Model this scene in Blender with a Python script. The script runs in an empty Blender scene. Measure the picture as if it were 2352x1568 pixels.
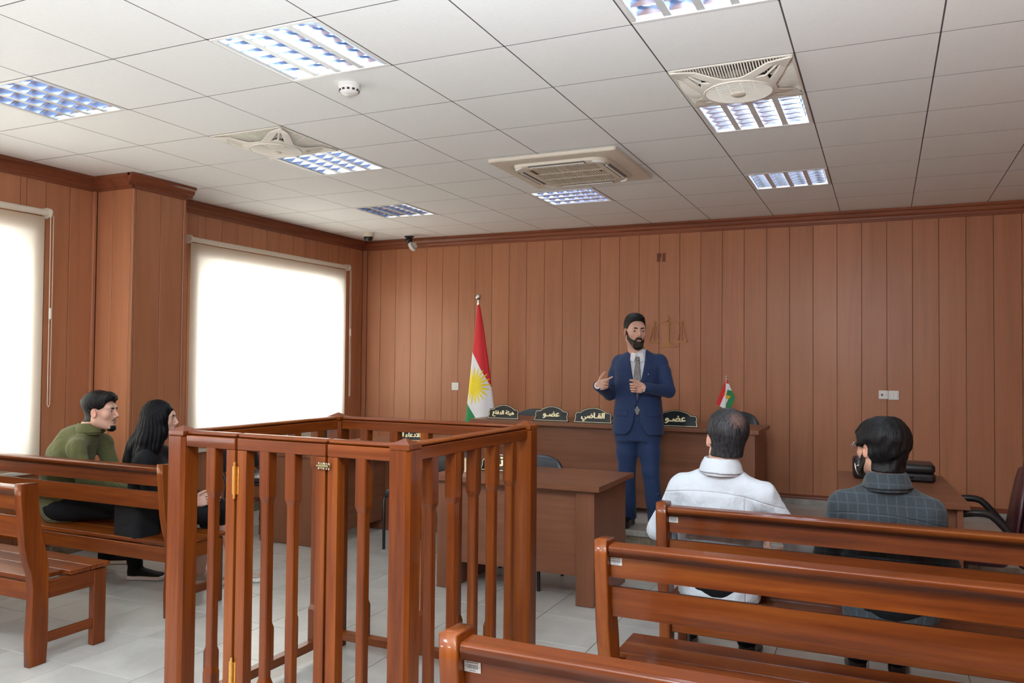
import bpy, bmesh, math, random
import numpy as np
from mathutils import Vector, Matrix
random.seed(7)
PI = math.pi
SC = bpy.context.scene
COL = SC.collection

# ------------------------------------------------------------------ camera, world, lights, exposure
cd = bpy.data.cameras.new('camera')
cam = bpy.data.objects.new('camera', cd); COL.objects.link(cam)
cd.sensor_width = 36.0; cd.lens = 1868.784 / 2352 * 36.0
cd.clip_start = 0.05; cd.clip_end = 200
R3 = ((0.90928704, 0.41606483, 0.00933431), (0.00181361, -0.02639045, 0.99965007), (-0.41616557, 0.90895192, 0.02475108))
cam.matrix_world = Matrix(((R3[0][0], R3[1][0], -R3[2][0], 2.77592), (R3[0][1], R3[1][1], -R3[2][1], -2.72673),
                           (R3[0][2], R3[1][2], -R3[2][2], 1.52), (0, 0, 0, 1)))
SC.camera = cam
SC.view_settings.view_transform = 'Standard'; SC.view_settings.look = 'None'
SC.view_settings.gamma = 1.0; SC.view_settings.use_curve_mapping = False
SC.view_settings.exposure = 1.28
try:
    SC.cycles.use_denoising = True
    SC.cycles.max_bounces = 8; SC.cycles.diffuse_bounces = 5; SC.cycles.glossy_bounces = 4
    SC.cycles.transmission_bounces = 6; SC.cycles.transparent_max_bounces = 8
    SC.cycles.sample_clamp_indirect = 6.0
    SC.cycles.caustics_reflective = False; SC.cycles.caustics_refractive = False
except Exception:
    pass
w = bpy.data.worlds.new('sky'); SC.world = w; w.use_nodes = True
w.node_tree.nodes['Background'].inputs[0].default_value = (0.93, 0.97, 1.0, 1)
w.node_tree.nodes['Background'].inputs[1].default_value = 5.0
TUBE_POWER = 13.0

def area(name, loc, rot, sx, sy, power, color):
    l = bpy.data.lights.new(name, 'AREA'); l.shape = 'RECTANGLE'; l.size = sx; l.size_y = sy
    l.energy = power; l.color = color
    o = bpy.data.objects.new(name, l); COL.objects.link(o); o.location = loc; o.rotation_euler = rot
    return o
# the ceiling lights over the public seats, behind the camera
for i, (x, y) in enumerate([(0.3, -2.1), (2.1, -2.1), (-1.5, -3.9), (0.3, -3.9), (2.1, -3.9)]):
    area('rear_ceiling_lamp', (x, y, 2.94), (0, 0, 0), 0.5, 0.5, 24, (0.80, 0.92, 1.0))
# the photographer's flash, bounced off the ceiling above the camera
area('bounced_flash', (2.3, -2.3, 1.95), (PI - 0.35, 0, 0.1), 0.3, 0.3, 70, (0.84, 0.94, 1.0))

# ------------------------------------------------------------------ node helpers
def mat(name, color=(0.8, 0.8, 0.8), rough=0.5, metal=0.0, coat=0.0, spec=0.5, emit=None, estr=0.0, trans=0.0, alpha=1.0):
    m = bpy.data.materials.new(name); m.use_nodes = True
    b = m.node_tree.nodes['Principled BSDF']
    b.inputs['Base Color'].default_value = (*color, 1); b.inputs['Roughness'].default_value = rough
    b.inputs['Metallic'].default_value = metal; b.inputs['Coat Weight'].default_value = coat
    b.inputs['Coat Roughness'].default_value = 0.10
    b.inputs['Specular IOR Level'].default_value = spec
    b.inputs['Transmission Weight'].default_value = trans
    if emit: b.inputs['Emission Color'].default_value = (*emit, 1); b.inputs['Emission Strength'].default_value = estr
    return m
class N:
    def __init__(s, m): s.t = m.node_tree; s.n = s.t.nodes; s.l = s.t.links; s.b = s.n.get('Principled BSDF')
    def add(s, typ, **kw):
        n = s.n.new(typ)
        for k, v in kw.items(): setattr(n, k, v)
        return n
    def link(s, a, b): s.l.new(a, b)
    def val(s, x, sock):
        if isinstance(x, (int, float)): sock.default_value = x
        else: s.link(x, sock)
    def math(s, op, a, b=0.0, c=None):
        n = s.add('ShaderNodeMath', operation=op); s.val(a, n.inputs[0]); s.val(b, n.inputs[1])
        if c is not None: s.val(c, n.inputs[2])
        return n.outputs[0]
    def obj(s): return s.add('ShaderNodeTexCoord').outputs['Object']
    def mapping(s, v, scale=(1, 1, 1), loc=None, rot=(0, 0, 0)):
        n = s.add('ShaderNodeMapping'); n.inputs['Scale'].default_value = scale; n.inputs['Rotation'].default_value = rot
        if loc is not None:
            if isinstance(loc, tuple): n.inputs['Location'].default_value = loc
            else: s.link(loc, n.inputs['Location'])
        s.link(v, n.inputs['Vector']); return n.outputs[0]
    def noise(s, v, scale=5, detail=4, rough=0.55, dist=0.0):
        n = s.add('ShaderNodeTexNoise'); n.inputs['Scale'].default_value = scale; n.inputs['Detail'].default_value = detail
        n.inputs['Roughness'].default_value = rough; n.inputs['Distortion'].default_value = dist
        s.link(v, n.inputs['Vector']); return n.outputs['Fac']
    def ramp(s, f, stops):
        n = s.add('ShaderNodeValToRGB'); e = n.color_ramp.elements
        while len(e) < len(stops): e.new(0.5)
        for i, (p, c) in enumerate(stops):
            e[i].position = p; e[i].color = (*c, 1) if len(c) == 3 else c
        s.link(f, n.inputs[0]); return n.outputs[0]
    def mix(s, f, a, b, blend='MIX'):
        n = s.add('ShaderNodeMix', data_type='RGBA', blend_type=blend)
        s.val(f, n.inputs[0])
        for x, k in ((a, 6), (b, 7)):
            if isinstance(x, tuple): n.inputs[k].default_value = (*x, 1)
            else: s.link(x, n.inputs[k])
        return n.outputs[2]
    def bump(s, h, strength=0.2, dist=0.01):
        n = s.add('ShaderNodeBump'); n.inputs['Strength'].default_value = strength; n.inputs['Distance'].default_value = dist
        s.link(h, n.inputs['Height']); s.link(n.outputs[0], s.b.inputs['Normal'])
    def rand(s): return s.add('ShaderNodeObjectInfo').outputs['Random']
    def shift(s):
        c = s.add('ShaderNodeCombineXYZ'); r = s.rand()
        s.link(s.math('MULTIPLY', r, 37.0), c.inputs[0]); s.link(s.math('MULTIPLY', r, 91.0), c.inputs[1]); s.link(s.math('MULTIPLY', r, 53.0), c.inputs[2])
        return c.outputs[0]

def wood(name, axis, dark, mid, light, rough=0.4, coat=0.0, fine=90, vary=0.18, wear=0.0, spec=.35):
    m = mat(name, mid, rough, coat=coat, spec=spec); n = N(m)
    st = {'X': (0.5, 9, 9), 'Y': (9, 0.5, 9), 'Z': (9, 9, 0.5)}[axis]
    sf = {'X': (3, fine, fine), 'Y': (fine, 3, fine), 'Z': (fine, fine, 3)}[axis]
    sh = n.shift(); o = n.obj()
    a = n.noise(n.mapping(o, st, sh), 1.0, 5, 0.6, 0.9)
    b = n.noise(n.mapping(o, sf, sh), 1.0, 3, 0.6)
    f = n.math('ADD', n.math('MULTIPLY', a, 0.75), n.math('MULTIPLY', b, 0.25))
    c = n.ramp(f, [(0.33, dark), (0.5, mid), (0.68, light)])
    hv = n.add('ShaderNodeHueSaturation'); n.link(c, hv.inputs['Color'])
    n.link(n.math('ADD', 1 - vary / 2, n.math('MULTIPLY', n.rand(), vary)), hv.inputs['Value'])
    col = hv.outputs[0]
    if wear:
        wn = n.noise(n.mapping(o, (14, 14, 14), sh), 1.0, 8, 0.7)
        col = n.mix(n.math('MULTIPLY', n.math('GREATER_THAN', wn, 0.735), wear), col, (0.55, 0.33, 0.2))
    n.link(col, n.b.inputs['Base Color'])
    n.link(n.math('ADD', rough - 0.08, n.math('MULTIPLY', b, 0.16)), n.b.inputs['Roughness'])
    n.bump(b, 0.06, 0.002)
    return m
M = {}
BD, BM, BL = (0.065, 0.0115, 0.0015), (0.145, 0.030, 0.003), (0.225, 0.060, 0.006)
for ax in 'XYZ':
    M['bench' + ax] = wood('varnished_wood_' + ax.lower(), ax, BD, BM, BL, 0.40, coat=0.30, fine=60, wear=0.6, spec=.2)
DD, DM, DL = (0.15, 0.056, 0.029), (0.19, 0.073, 0.037), (0.225, 0.092, 0.048)
for ax in 'XYZ':
    M['desk' + ax] = wood('desk_laminate_' + ax.lower(), ax, DD, DM, DL, 0.38, fine=110, vary=0.05)
PD, PM_, PL = (0.36, 0.148, 0.073), (0.42, 0.177, 0.090), (0.455, 0.198, 0.104)
M['panel'] = wood('wall_panel_laminate', 'Z', PD, PM_, PL, 0.36, fine=120, vary=0.10)
M['trimX'] = wood('trim_wood_x', 'X', (0.13, 0.04, 0.02), (0.21, 0.064, 0.03), (0.27, 0.09, 0.042), 0.32, fine=90)
M['trimY'] = wood('trim_wood_y', 'Y', (0.13, 0.04, 0.02), (0.21, 0.064, 0.03), (0.27, 0.09, 0.042), 0.32, fine=90)
M['trimZ'] = wood('trim_wood_z', 'Z', PD, PM_, PL, 0.36, fine=90)
M['groove'] = mat('panel_groove', (0.16, 0.058, 0.028), 0.6)
def speckle(name, cols, scale, rough, bump=0.0, spec=0.5):
    m = mat(name, cols[1], rough, spec=spec); n = N(m)
    f = n.noise(n.mapping(n.obj(), (1, 1, 1), n.shift()), scale, 8, 0.65, 0.6)
    n.link(n.ramp(f, [(0.3, cols[0]), (0.5, cols[1]), (0.7, cols[2])]), n.b.inputs['Base Color'])
    if bump: n.bump(f, bump, 0.002)
    return m
M['ceil_tile'] = speckle('ceiling_tile_board', [(0.84, 0.86, 0.86), (0.865, 0.885, 0.885), (0.88, 0.90, 0.90)], 60, 0.75, 0.15, 0.3)
M['ceil_grid'] = mat('ceiling_grid_metal', (0.10, 0.10, 0.11), 0.5)
M['floor_tile'] = speckle('floor_tile_ceramic', [(0.36, 0.355, 0.335), (0.43, 0.425, 0.40), (0.49, 0.485, 0.46)], 3.2, 0.3)
M['grout'] = mat('floor_grout', (0.15, 0.145, 0.14), 0.9)
M['marble'] = speckle('brown_marble', [(0.10, 0.075, 0.05), (0.23, 0.18, 0.13), (0.36, 0.31, 0.25)], 14, 0.3)
M['marble_grey'] = speckle('grey_stone', [(0.22, 0.21, 0.19), (0.33, 0.32, 0.29), (0.45, 0.44, 0.41)], 9, 0.4)
M['plaster'] = mat('cream_plaster', (0.62, 0.57, 0.5), 0.8)
M['white_plastic'] = mat('white_plastic', (0.74, 0.74, 0.72), 0.35)
M['cream_plastic'] = mat('cream_plastic', (0.70, 0.655, 0.565), 0.4)
M['ivory'] = mat('ivory_plastic', (0.76, 0.73, 0.66), 0.45)
M['black_plastic'] = mat('black_plastic', (0.012, 0.012, 0.014), 0.3)
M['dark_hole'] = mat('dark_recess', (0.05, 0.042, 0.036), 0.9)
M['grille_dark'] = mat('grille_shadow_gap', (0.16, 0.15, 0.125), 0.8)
M['white_metal'] = mat('white_enamel', (0.78, 0.78, 0.77), 0.3)
M['divider'] = mat('perforated_white_metal', (0.66, 0.68, 0.68), 0.35, 0.2)
M['mirror'] = mat('polished_aluminium', (0.50, 0.60, 0.82), 0.20, 1.0)
M['tube'] = mat('fluorescent_tube', (1, 1, 1), 0.5, emit=(0.80, 0.92, 1.0), estr=TUBE_POWER)
M['steel'] = mat('brushed_steel', (0.55, 0.54, 0.52), 0.28, 1.0)
M['chrome'] = mat('chrome', (0.8, 0.8, 0.8), 0.1, 1.0)
M['brass'] = mat('brass', (0.75, 0.46, 0.13), 0.3, 1.0)
M['brass_old'] = mat('aged_brass', (0.26, 0.21, 0.11), 0.42, 1.0)
M['black_leather'] = mat('black_leather', (0.02, 0.026, 0.034), 0.35)
M['burgundy'] = mat('burgundy_leather', (0.05, 0.011, 0.017), 0.36)
M['emblem'] = mat('ochre_painted_wood', (0.42, 0.185, 0.035), 0.45)
M['sign_black'] = mat('black_acrylic', (0.016, 0.02, 0.022), 0.22)
M['sign_gold'] = mat('pale_gold_lettering', (0.92, 0.82, 0.50), 0.3, 0.25)
M['card'] = mat('cream_card', (0.72, 0.62, 0.42), 0.7)
M['tag'] = mat('silver_label', (0.5, 0.5, 0.49), 0.35, 0.3)
M['ink'] = mat('grey_ink', (0.14, 0.14, 0.14), 0.6)
# perforation on the light dividers
n = N(M['divider']); v = n.add('ShaderNodeTexVoronoi'); v.inputs['Scale'].default_value = 260; n.link(n.obj(), v.inputs['Vector'])
n.link(n.ramp(v.outputs['Distance'], [(0.2, (0.58, 0.60, 0.62)), (0.42, (0.74, 0.77, 0.78))]), n.b.inputs['Base Color'])
# blind fabric: lets daylight through
m = bpy.data.materials.new('blind_fabric'); m.use_nodes = True; nt = m.node_tree; nt.nodes.clear()
o_ = nt.nodes.new('ShaderNodeOutputMaterial'); d_ = nt.nodes.new('ShaderNodeBsdfDiffuse'); t_ = nt.nodes.new('ShaderNodeBsdfTranslucent'); x_ = nt.nodes.new('ShaderNodeMixShader')
d_.inputs[0].default_value = (0.60, 0.54, 0.40, 1); t_.inputs[0].default_value = (0.90, 0.86, 0.74, 1); x_.inputs[0].default_value = 0.45
nt.links.new(d_.outputs[0], x_.inputs[1]); nt.links.new(t_.outputs[0], x_.inputs[2]); nt.links.new(x_.outputs[0], o_.inputs[0])
M['blind'] = m
m = bpy.data.materials.new('window_glass'); m.use_nodes = True; nt = m.node_tree; nt.nodes.clear()
o_ = nt.nodes.new('ShaderNodeOutputMaterial'); g_ = nt.nodes.new('ShaderNodeBsdfGlossy'); t_ = nt.nodes.new('ShaderNodeBsdfTransparent'); x_ = nt.nodes.new('ShaderNodeMixShader')
g_.inputs['Roughness'].default_value = 0.02; x_.inputs[0].default_value = 0.08
nt.links.new(t_.outputs[0], x_.inputs[1]); nt.links.new(g_.outputs[0], x_.inputs[2]); nt.links.new(x_.outputs[0], o_.inputs[0])
M['glass'] = m

# ------------------------------------------------------------------ mesh helpers
class MB:
    """collects vertices and faces; build() links them as one object"""
    def __init__(s): s.v = []; s.f = []; s.mi = []
    def add(s, verts, faces, mi=0):
        k = len(s.v); s.v += [tuple(p) for p in verts]; s.f += [tuple(i + k for i in f) for f in faces]; s.mi += [mi] * len(faces); return s
    def box(s, x0, x1, y0, y1, z0, z1, b=0.0, mi=0, M4=None):
        if x0 > x1: x0, x1 = x1, x0
        if y0 > y1: y0, y1 = y1, y0
        if z0 > z1: z0, z1 = z1, z0
        b = min(b, (x1 - x0) * .49, (y1 - y0) * .49, (z1 - z0) * .49)
        if b <= 0:
            v = [(x, y, z) for x in (x0, x1) for y in (y0, y1) for z in (z0, z1)]
            f = [(0, 1, 3, 2), (4, 6, 7, 5), (0, 4, 5, 1), (2, 3, 7, 6), (0, 2, 6, 4), (1, 5, 7, 3)]
        else:
            v = []; idx = {}
            for ix, x in enumerate((x0, x1)):
                for iy, y in enumerate((y0, y1)):
                    for iz, z in enumerate((z0, z1)):
                        sx, sy, sz = (1 - 2 * ix) * b, (1 - 2 * iy) * b, (1 - 2 * iz) * b
                        idx[ix, iy, iz] = len(v)
                        v += [(x, y + sy, z + sz), (x + sx, y, z + sz), (x + sx, y + sy, z)]
            f = []
            g = lambda a, c, d, k: idx[a, c, d] + k
            f += [tuple(g(0, *p, 0) for p in ((0, 0), (0, 1), (1, 1), (1, 0))), tuple(g(1, *p, 0) for p in ((0, 0), (1, 0), (1, 1), (0, 1)))]
            f += [tuple(g(p[0], 0, p[1], 1) for p in ((0, 0), (1, 0), (1, 1), (0, 1))), tuple(g(p[0], 1, p[1], 1) for p in ((0, 0), (0, 1), (1, 1), (1, 0)))]
            f += [tuple(g(*p, 0, 2) for p in ((0, 0), (0, 1), (1, 1), (1, 0))), tuple(g(*p, 1, 2) for p in ((0, 0), (1, 0), (1, 1), (0, 1)))]
            for a in (0, 1):
                for c in (0, 1):
                    f += [(g(0, a, c, 1), g(1, a, c, 1), g(1, a, c, 2), g(0, a, c, 2)), (g(a, 0, c, 0), g(a, 0, c, 2), g(a, 1, c, 2), g(a, 1, c, 0)),
                          (g(a, c, 0, 0), g(a, c, 0, 1), g(a, c, 1, 1), g(a, c, 1, 0))]
                    for d in (0, 1): f.append((g(a, c, d, 0), g(a, c, d, 1), g(a, c, d, 2)))
        if M4 is not None: v = [tuple(M4 @ Vector(p)) for p in v]
        return s.add(v, f, mi)
    def prism(s, pts, a, b, axis='X', mi=0, bev=0.0, M4=None):
        """extrude the polygon pts along axis from a to b"""
        n = len(pts)
        mk = {'X': lambda p, t: (t, p[0], p[1]), 'Y': lambda p, t: (p[0], t, p[1]), 'Z': lambda p, t: (p[0], p[1], t)}[axis]
        if bev > 0:
            P = [Vector((p[0], p[1])) for p in pts]; ar = sum(P[i].x * P[(i + 1) % n].y - P[(i + 1) % n].x * P[i].y for i in range(n))
            sg = 1 if ar > 0 else -1; ins = []
            for i in range(n):
                d1 = (P[i] - P[i - 1]).normalized(); d2 = (P[(i + 1) % n] - P[i]).normalized()
                n1 = Vector((-d1.y, d1.x)) * sg; n2 = Vector((-d2.y, d2.x)) * sg; nn = n1 + n2
                nn = nn / max(nn.length_squared, .2) * 2
                q = P[i] + nn * bev; ins.append((q.x, q.y))
            sgn = 1 if b > a else -1
            rings = [(ins, a), (pts, a + bev * sgn), (pts, b - bev * sgn), (ins, b)]
        else: rings = [(pts, a), (pts, b)]
        v = [mk(p, t) for r, t in rings for p in r]; f = []
        for k in range(len(rings) - 1):
            for i in range(n): f.append((k * n + i, k * n + (i + 1) % n, (k + 1) * n + (i + 1) % n, (k + 1) * n + i))
        f.append(tuple(range(n))[::-1]); f.append(tuple(range((len(rings) - 1) * n, len(rings) * n)))
        if M4 is not None: v = [tuple(M4 @ Vector(p)) for p in v]
        return s.add(v, f, mi)
    def tube(s, pts, r, seg=8, mi=0, closed=False, cap=True):
        P = [Vector(p) for p in pts]; n = len(P); rr = r if isinstance(r, (list, tuple)) else [r] * n
        v = []; up = None
        for i in range(n):
            d = (P[(i + 1) % n] - P[i - 1]) if closed or 0 < i < n - 1 else (P[1] - P[0] if i == 0 else P[-1] - P[-2])
            d.normalize()
            if up is None: up = Vector((0, 0, 1)) if abs(d.z) < .9 else Vector((1, 0, 0))
            a = d.cross(up).normalized(); up = a.cross(d).normalized()
            for k in range(seg):
                t = 2 * PI * k / seg; v.append(P[i] + (a * math.cos(t) + up * math.sin(t)) * rr[i])
        f = []
        for i in range(n if closed else n - 1):
            for k in range(seg):
                j = (i + 1) % n; f.append((i * seg + k, i * seg + (k + 1) % seg, j * seg + (k + 1) % seg, j * seg + k))
        if cap and not closed: f.append(tuple(range(seg))[::-1]); f.append(tuple((n - 1) * seg + k for k in range(seg)))
        return s.add(v, f, mi)
    def lathe(s, prof, seg=20, c=(0, 0, 0), axis='Z', mi=0, M4=None):
        v = []; f = []; n = len(prof)
        for k in range(seg):
            t = 2 * PI * k / seg
            for r, h in prof:
                x, y = r * math.cos(t), r * math.sin(t)
                v.append((c[0] + x, c[1] + y, c[2] + h) if axis == 'Z' else ((c[0] + x, c[1] + h, c[2] + y) if axis == 'Y' else (c[0] + h, c[1] + x, c[2] + y)))
        for k in range(seg):
            for i in range(n - 1): f.append((k * n + i, ((k + 1) % seg) * n + i, ((k + 1) % seg) * n + i + 1, k * n + i + 1))
        if M4 is not None: v = [tuple(M4 @ Vector(p)) for p in v]
        return s.add(v, f, mi)
    def mesh(s, name, mats):
        me = bpy.data.meshes.new(name); me.from_pydata(s.v, [], s.f)
        for m in (mats if isinstance(mats, (list, tuple)) else [mats]): me.materials.append(M[m] if isinstance(m, str) else m)
        if any(s.mi): me.polygons.foreach_set('material_index', s.mi)
        bm = bmesh.new(); bm.from_mesh(me); bmesh.ops.recalc_face_normals(bm, faces=bm.faces); bm.to_mesh(me); bm.free()
        return me
    def build(s, name, mats, parent=None, smooth=0, loc=None):
        me = s.mesh(name, mats)
        if smooth:
            for p in me.polygons: p.use_smooth = True
            me.set_sharp_from_angle(angle=math.radians(smooth))
        return link(name, me, parent, loc)
def link(name, me, parent=None, loc=None, rot=None):
    o = bpy.data.objects.new(name, me); COL.objects.link(o)
    if parent is not None: o.parent = parent
    if loc is not None: o.location = loc
    if rot is not None: o.rotation_euler = rot
    return o
def tag(o, label=None, cat=None, group=None, kind=None):
    if label: o['label'] = label
    if cat: o['category'] = cat
    if group: o['group'] = group
    if kind: o['kind'] = kind
    return o
def thing(name, label, cat, loc=(0, 0, 0), rz=0.0, group=None, kind=None):
    o = bpy.data.objects.new(name, None); COL.objects.link(o); o.location = loc; o.rotation_euler = (0, 0, rz); o.empty_display_size = 0.1
    return tag(o, label, cat, group, kind)
def soft(o):
    for p in o.data.polygons: p.use_smooth = True
    m_ = o.modifiers.new('weighted', 'WEIGHTED_NORMAL'); m_.weight = 100; m_.keep_sharp = False
    return o
def kids(o): return [c for c in bpy.data.objects if c.parent == o]
def copy_tree(o, parent=None):
    c = o.copy(); COL.objects.link(c)
    if parent is not None: c.parent = parent
    for ch in kids(o): copy_tree(ch, c)
    return c
CAMERA_SIDE = None

# ------------------------------------------------------------------ the setting
ZC = 2.958; YB = 5.5; XL = -2.98; XR = 4.7; YN = -5.2; ZP = 0.19; YP = 3.6; XP = -1.15
def struct(name): return thing(name, None, None, kind='structure')
# floor
fl = MB().box(XL - .3, XR + .2, YN - .2, YB + .3, -0.12, -0.004).build('floor', 'grout'); tag(fl, kind='structure')
T = 0.45; tile_mesh = MB().box(-T / 2 + .002, T / 2 - .002, -T / 2 + .002, T / 2 - .002, -0.006, 0, 0.001).mesh('tile', 'floor_tile')
for i in range(-10, 10):
    for j in range(-11, 12):
        cx, cy = 0.443 - 0.15 + T * i + T / 2 * 0, -0.347 - 0.10 + T * j
        # joint lines measured at x = 0.449 and y = 0.517
        cx, cy = 0.449 + T * (i + .5), 0.520 + T * (j + .5) - 0.003
        if XL - .2 < cx < XR + .1 and -1.5 < cy < YP + .4:
            x0, x1 = max(cx - T / 2, XL), min(cx + T / 2, XR)
            if x1 - x0 < .05: continue
            if cx > XP and cy > YP + 0.1: continue
            if x1 - x0 < T - .001: MB().box(x0 + .0015, x1 - .0015, cy - T / 2 + .002, cy + T / 2 - .002, -0.006, 0, .001).build('tile', 'floor_tile', fl)
            else: link('tile', tile_mesh, fl, (cx, cy, 0))
ftx = MB()
for i in range(-10, 10):
    for j in range(-14, 14):
        cx, cy = 0.449 + T * (i + .5), 0.517 + T * (j + .5)
        if XL < cx < XR and (YN < cy <= -1.5 or (cy >= YP + .4 and cx < XP and cy < YB)):
            ftx.box(max(cx - T / 2, XL) + .0015, min(cx + T / 2, XR) - .0015, cy - T / 2 + .002, min(cy + T / 2, YB) - .0015, -0.006, 0)
o = ftx.build('far_tiles', 'floor_tile', fl); o['kind'] = 'stuff'
# judges' platform with stone nosing and marble riser tiles
pf = MB().box(XP + .02, XR, YP + .02, YB, 0.0, ZP - .006).build('floor_platform', 'grout'); tag(pf, kind='structure')
for i in range(-10, 10):
    for j in range(0, 5):
        x0, x1 = max(0.549 + T * i, XP + .3), min(0.549 + T * (i + 1), XR); y0, y1 = YP + .3 + T * j, min(YP + .3 + T * (j + 1), YB)
        if j == 0 and False: continue
        if x1 - x0 > .04 and y1 - y0 > .04: MB().box(x0 + .0015, x1 - .0015, y0 + .0015, y1 - .0015, ZP - .008, ZP, .001).build('tile', 'floor_tile', pf)
x = XP
while x < XR - .05:
    x1 = min(x + .9, XR); MB().box(x + .001, x1 - .001, YP - .02, YP + .298, ZP - .045, ZP, .004).build('nosing_slab', 'marble_grey', pf); x = x1
x = XP
while x < XR - .05:
    x1 = min(x + .45, XR); MB().box(x + .001, x1 - .001, YP, YP + .02, 0, ZP - .046, .001).build('riser_tile', 'marble', pf); x = x1
MB().box(XP - .02, XP + .298, YP + .3, YB, ZP - .045, ZP, .004).build('nosing_slab', 'marble_grey', pf)
MB().box(XP, XP + .02, YP + .02, YB, 0, ZP - .046, .001).build('riser_tile', 'marble', pf)

# walls
ZPANEL = 2.848
def panel_mesh(wd, z0, z1): return MB().box(-wd / 2 + .0016, wd / 2 - .0016, 0, .014, z0, z1, .0015).mesh('panel', 'panel')
wb = MB().box(XL - .3, XR + .3, YB + .014, YB + .3, -.1, 3.3).build('wall_back', 'groove'); tag(wb, kind='structure')
pw = 0.2128; x0 = 0.031 - pw * 14; cache = {}
xs = [XL + .05] + [x0 + pw * k for k in range(0, 40) if XL + .10 < x0 + pw * k < XR] + [XR]
for a, b in zip(xs[:-1], xs[1:]):
    zb = ZP + .09 if a > XP - .05 else .13
    key = (round(b - a, 4), zb)
    if key not in cache: cache[key] = panel_mesh(b - a, zb, ZPANEL)
    link('panel', cache[key], wb, ((a + b) / 2, YB, 0))
# left wall, windows cut out of it
wins = [('window_1', -1.03, 1.215, 0.78, 2.43), ('window_2', 2.865, 5.0, 0.78, 2.43), ('unseen_window_3', -4.4, -2.2, 0.78, 2.43)]  # the last one is out of view, added behind the camera for its daylight
mb = MB(); ys = [YN - .3]; TH = 0.22
edges = sorted([(a, b) for _, a, b, _, _ in wins]); cur = YN - .3
for a, b in edges:
    mb.box(XL - TH, XL - .014, cur, a, -.1, 3.3); mb.box(XL - TH, XL - .014, a, b, -.1, .78); mb.box(XL - TH, XL - .014, a, b, 2.43, 3.3); cur = b
mb.box(XL - TH, XL - .014, cur, YB + .3, -.1, 3.3)
wl = mb.build('wall_left', 'groove'); tag(wl, kind='structure')
def left_panels(ylo, yhi, start, step, xx=XL):
    e = [ylo] + [start + step * k for k in range(-60, 60) if ylo + .03 < start + step * k < yhi - .03] + [yhi]
    for a, b in zip(e[:-1], e[1:]):
        spans = [(a, b, .13, ZPANEL)]
        for _, wa, wb_, wz0, wz1 in wins:
            new = []
            for (p, q, z0, z1) in spans:
                if q <= wa + .004 or p >= wb_ - .004 or z1 <= wz0 or z0 >= wz1: new.append((p, q, z0, z1)); continue
                if p < wa: new.append((p, wa, z0, z1))
                if q > wb_: new.append((wb_, q, z0, z1))
                a2, b2 = max(p, wa), min(q, wb_)
                new += [(a2, b2, z0, wz0), (a2, b2, wz1, z1)]
            spans = new
        for (p, q, z0, z1) in spans:
            MB().box(xx - .014, xx, p + .0022, q - .0022, z0, z1, .002).build('panel', 'panel', wl)
PY0, PY1, PX = 1.785, 2.31, -2.55
left_panels(-1.6, PY0, 1.568, .2, XL)
left_panels(PY1, YB - .03, 2.958, .2055, XL)
o = MB().box(XL - .014, XL, YN, -4.404, .13, ZPANEL, .002).box(XL - .014, XL, -2.196, -1.602, .13, ZPANEL, .002).box(XL - .014, XL, -4.4, -2.2, 2.432, ZPANEL).box(XL - .014, XL, -4.4, -2.2, .13, .778).build('far_panels', 'panel', wl); o['kind'] = 'stuff'
# pilaster between the windows
pl = MB().box(XL - .01, PX - .014, PY0 + .014, PY1 - .014, 0, 3.2).build('wall_pilaster', 'groove'); tag(pl, kind='structure')
for (a, b) in ((XL + .03, -2.775), (-2.775, PX - .028)):
    MB().box(a + .0022, b - .0022, PY0, PY0 + .014, .13, ZPANEL, .002).build('panel', 'panel', pl)
    MB().box(a + .0022, b - .0022, PY1 - .014, PY1, .13, ZPANEL, .002).build('panel', 'panel', pl)
for (a, b) in ((PY0 + .028, 2.055), (2.055, PY1 - .028)):
    MB().box(PX - .014, PX, a + .0022, b - .0022, .13, ZPANEL, .002).build('panel', 'panel', pl)
for (x, y) in ((PX - .026, PY0 - .003), (PX - .026, PY1 - .025)):
    MB().box(x, x + .03, y, y + .028, .13, ZPANEL, .004).build('corner_bead', 'trimZ', pl)
for (x, y) in ((XL, PY0 - .03), (XL, PY1), (XL, YB - .03), (XL + .022, YB - .022)):
    MB().box(x, x + .028, y, y + .03 if y < YB - .025 else YB, .13, ZPANEL, .004).build('corner_bead', 'trimZ', pl)
# crown moulding and the flat strip under it
CR = [(0, 2.868), (.012, 2.868), (.016, 2.885), (.034, 2.90), (.042, 2.925), (.058, 2.935), (.058, 2.957), (0, 2.957)]
def crown_back(a, b): return [(YB - u, z) for u, z in CR]
k = MB().prism([(YB - u, z) for u, z in CR], XL, XR, 'X').box(XL, XR, YB - .010, YB, 2.845, 2.868, .002).build('trim_1', 'trimX'); tag(k, kind='structure')
k = MB().prism([(XL + u, z) for u, z in CR], PY1, YB, 'Y').box(XL, XL + .010, PY1, YB, 2.845, 2.868, .002).build('trim_2', 'trimY'); tag(k, kind='structure')
k = MB().prism([(XL + u, z) for u, z in CR], YN, PY0, 'Y').box(XL, XL + .010, YN, PY0, 2.845, 2.868, .002).build('trim_3', 'trimY'); tag(k, kind='structure')
k = MB().prism([(PX + u, z) for u, z in CR], PY0 - .058, PY1 + .058, 'Y').prism([(PY0 - u, z) for u, z in CR], XL, PX + .02, 'X').prism([(PY1 + u, z) for u, z in CR], XL, PX + .02, 'X')
k.box(PX, PX + .010, PY0 - .01, PY1 + .01, 2.845, 2.868, .002).box(XL, PX + .01, PY0 - .01, PY0, 2.845, 2.868, .002)
k = k.build('trim_4', 'trimY'); tag(k, kind='structure')
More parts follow.
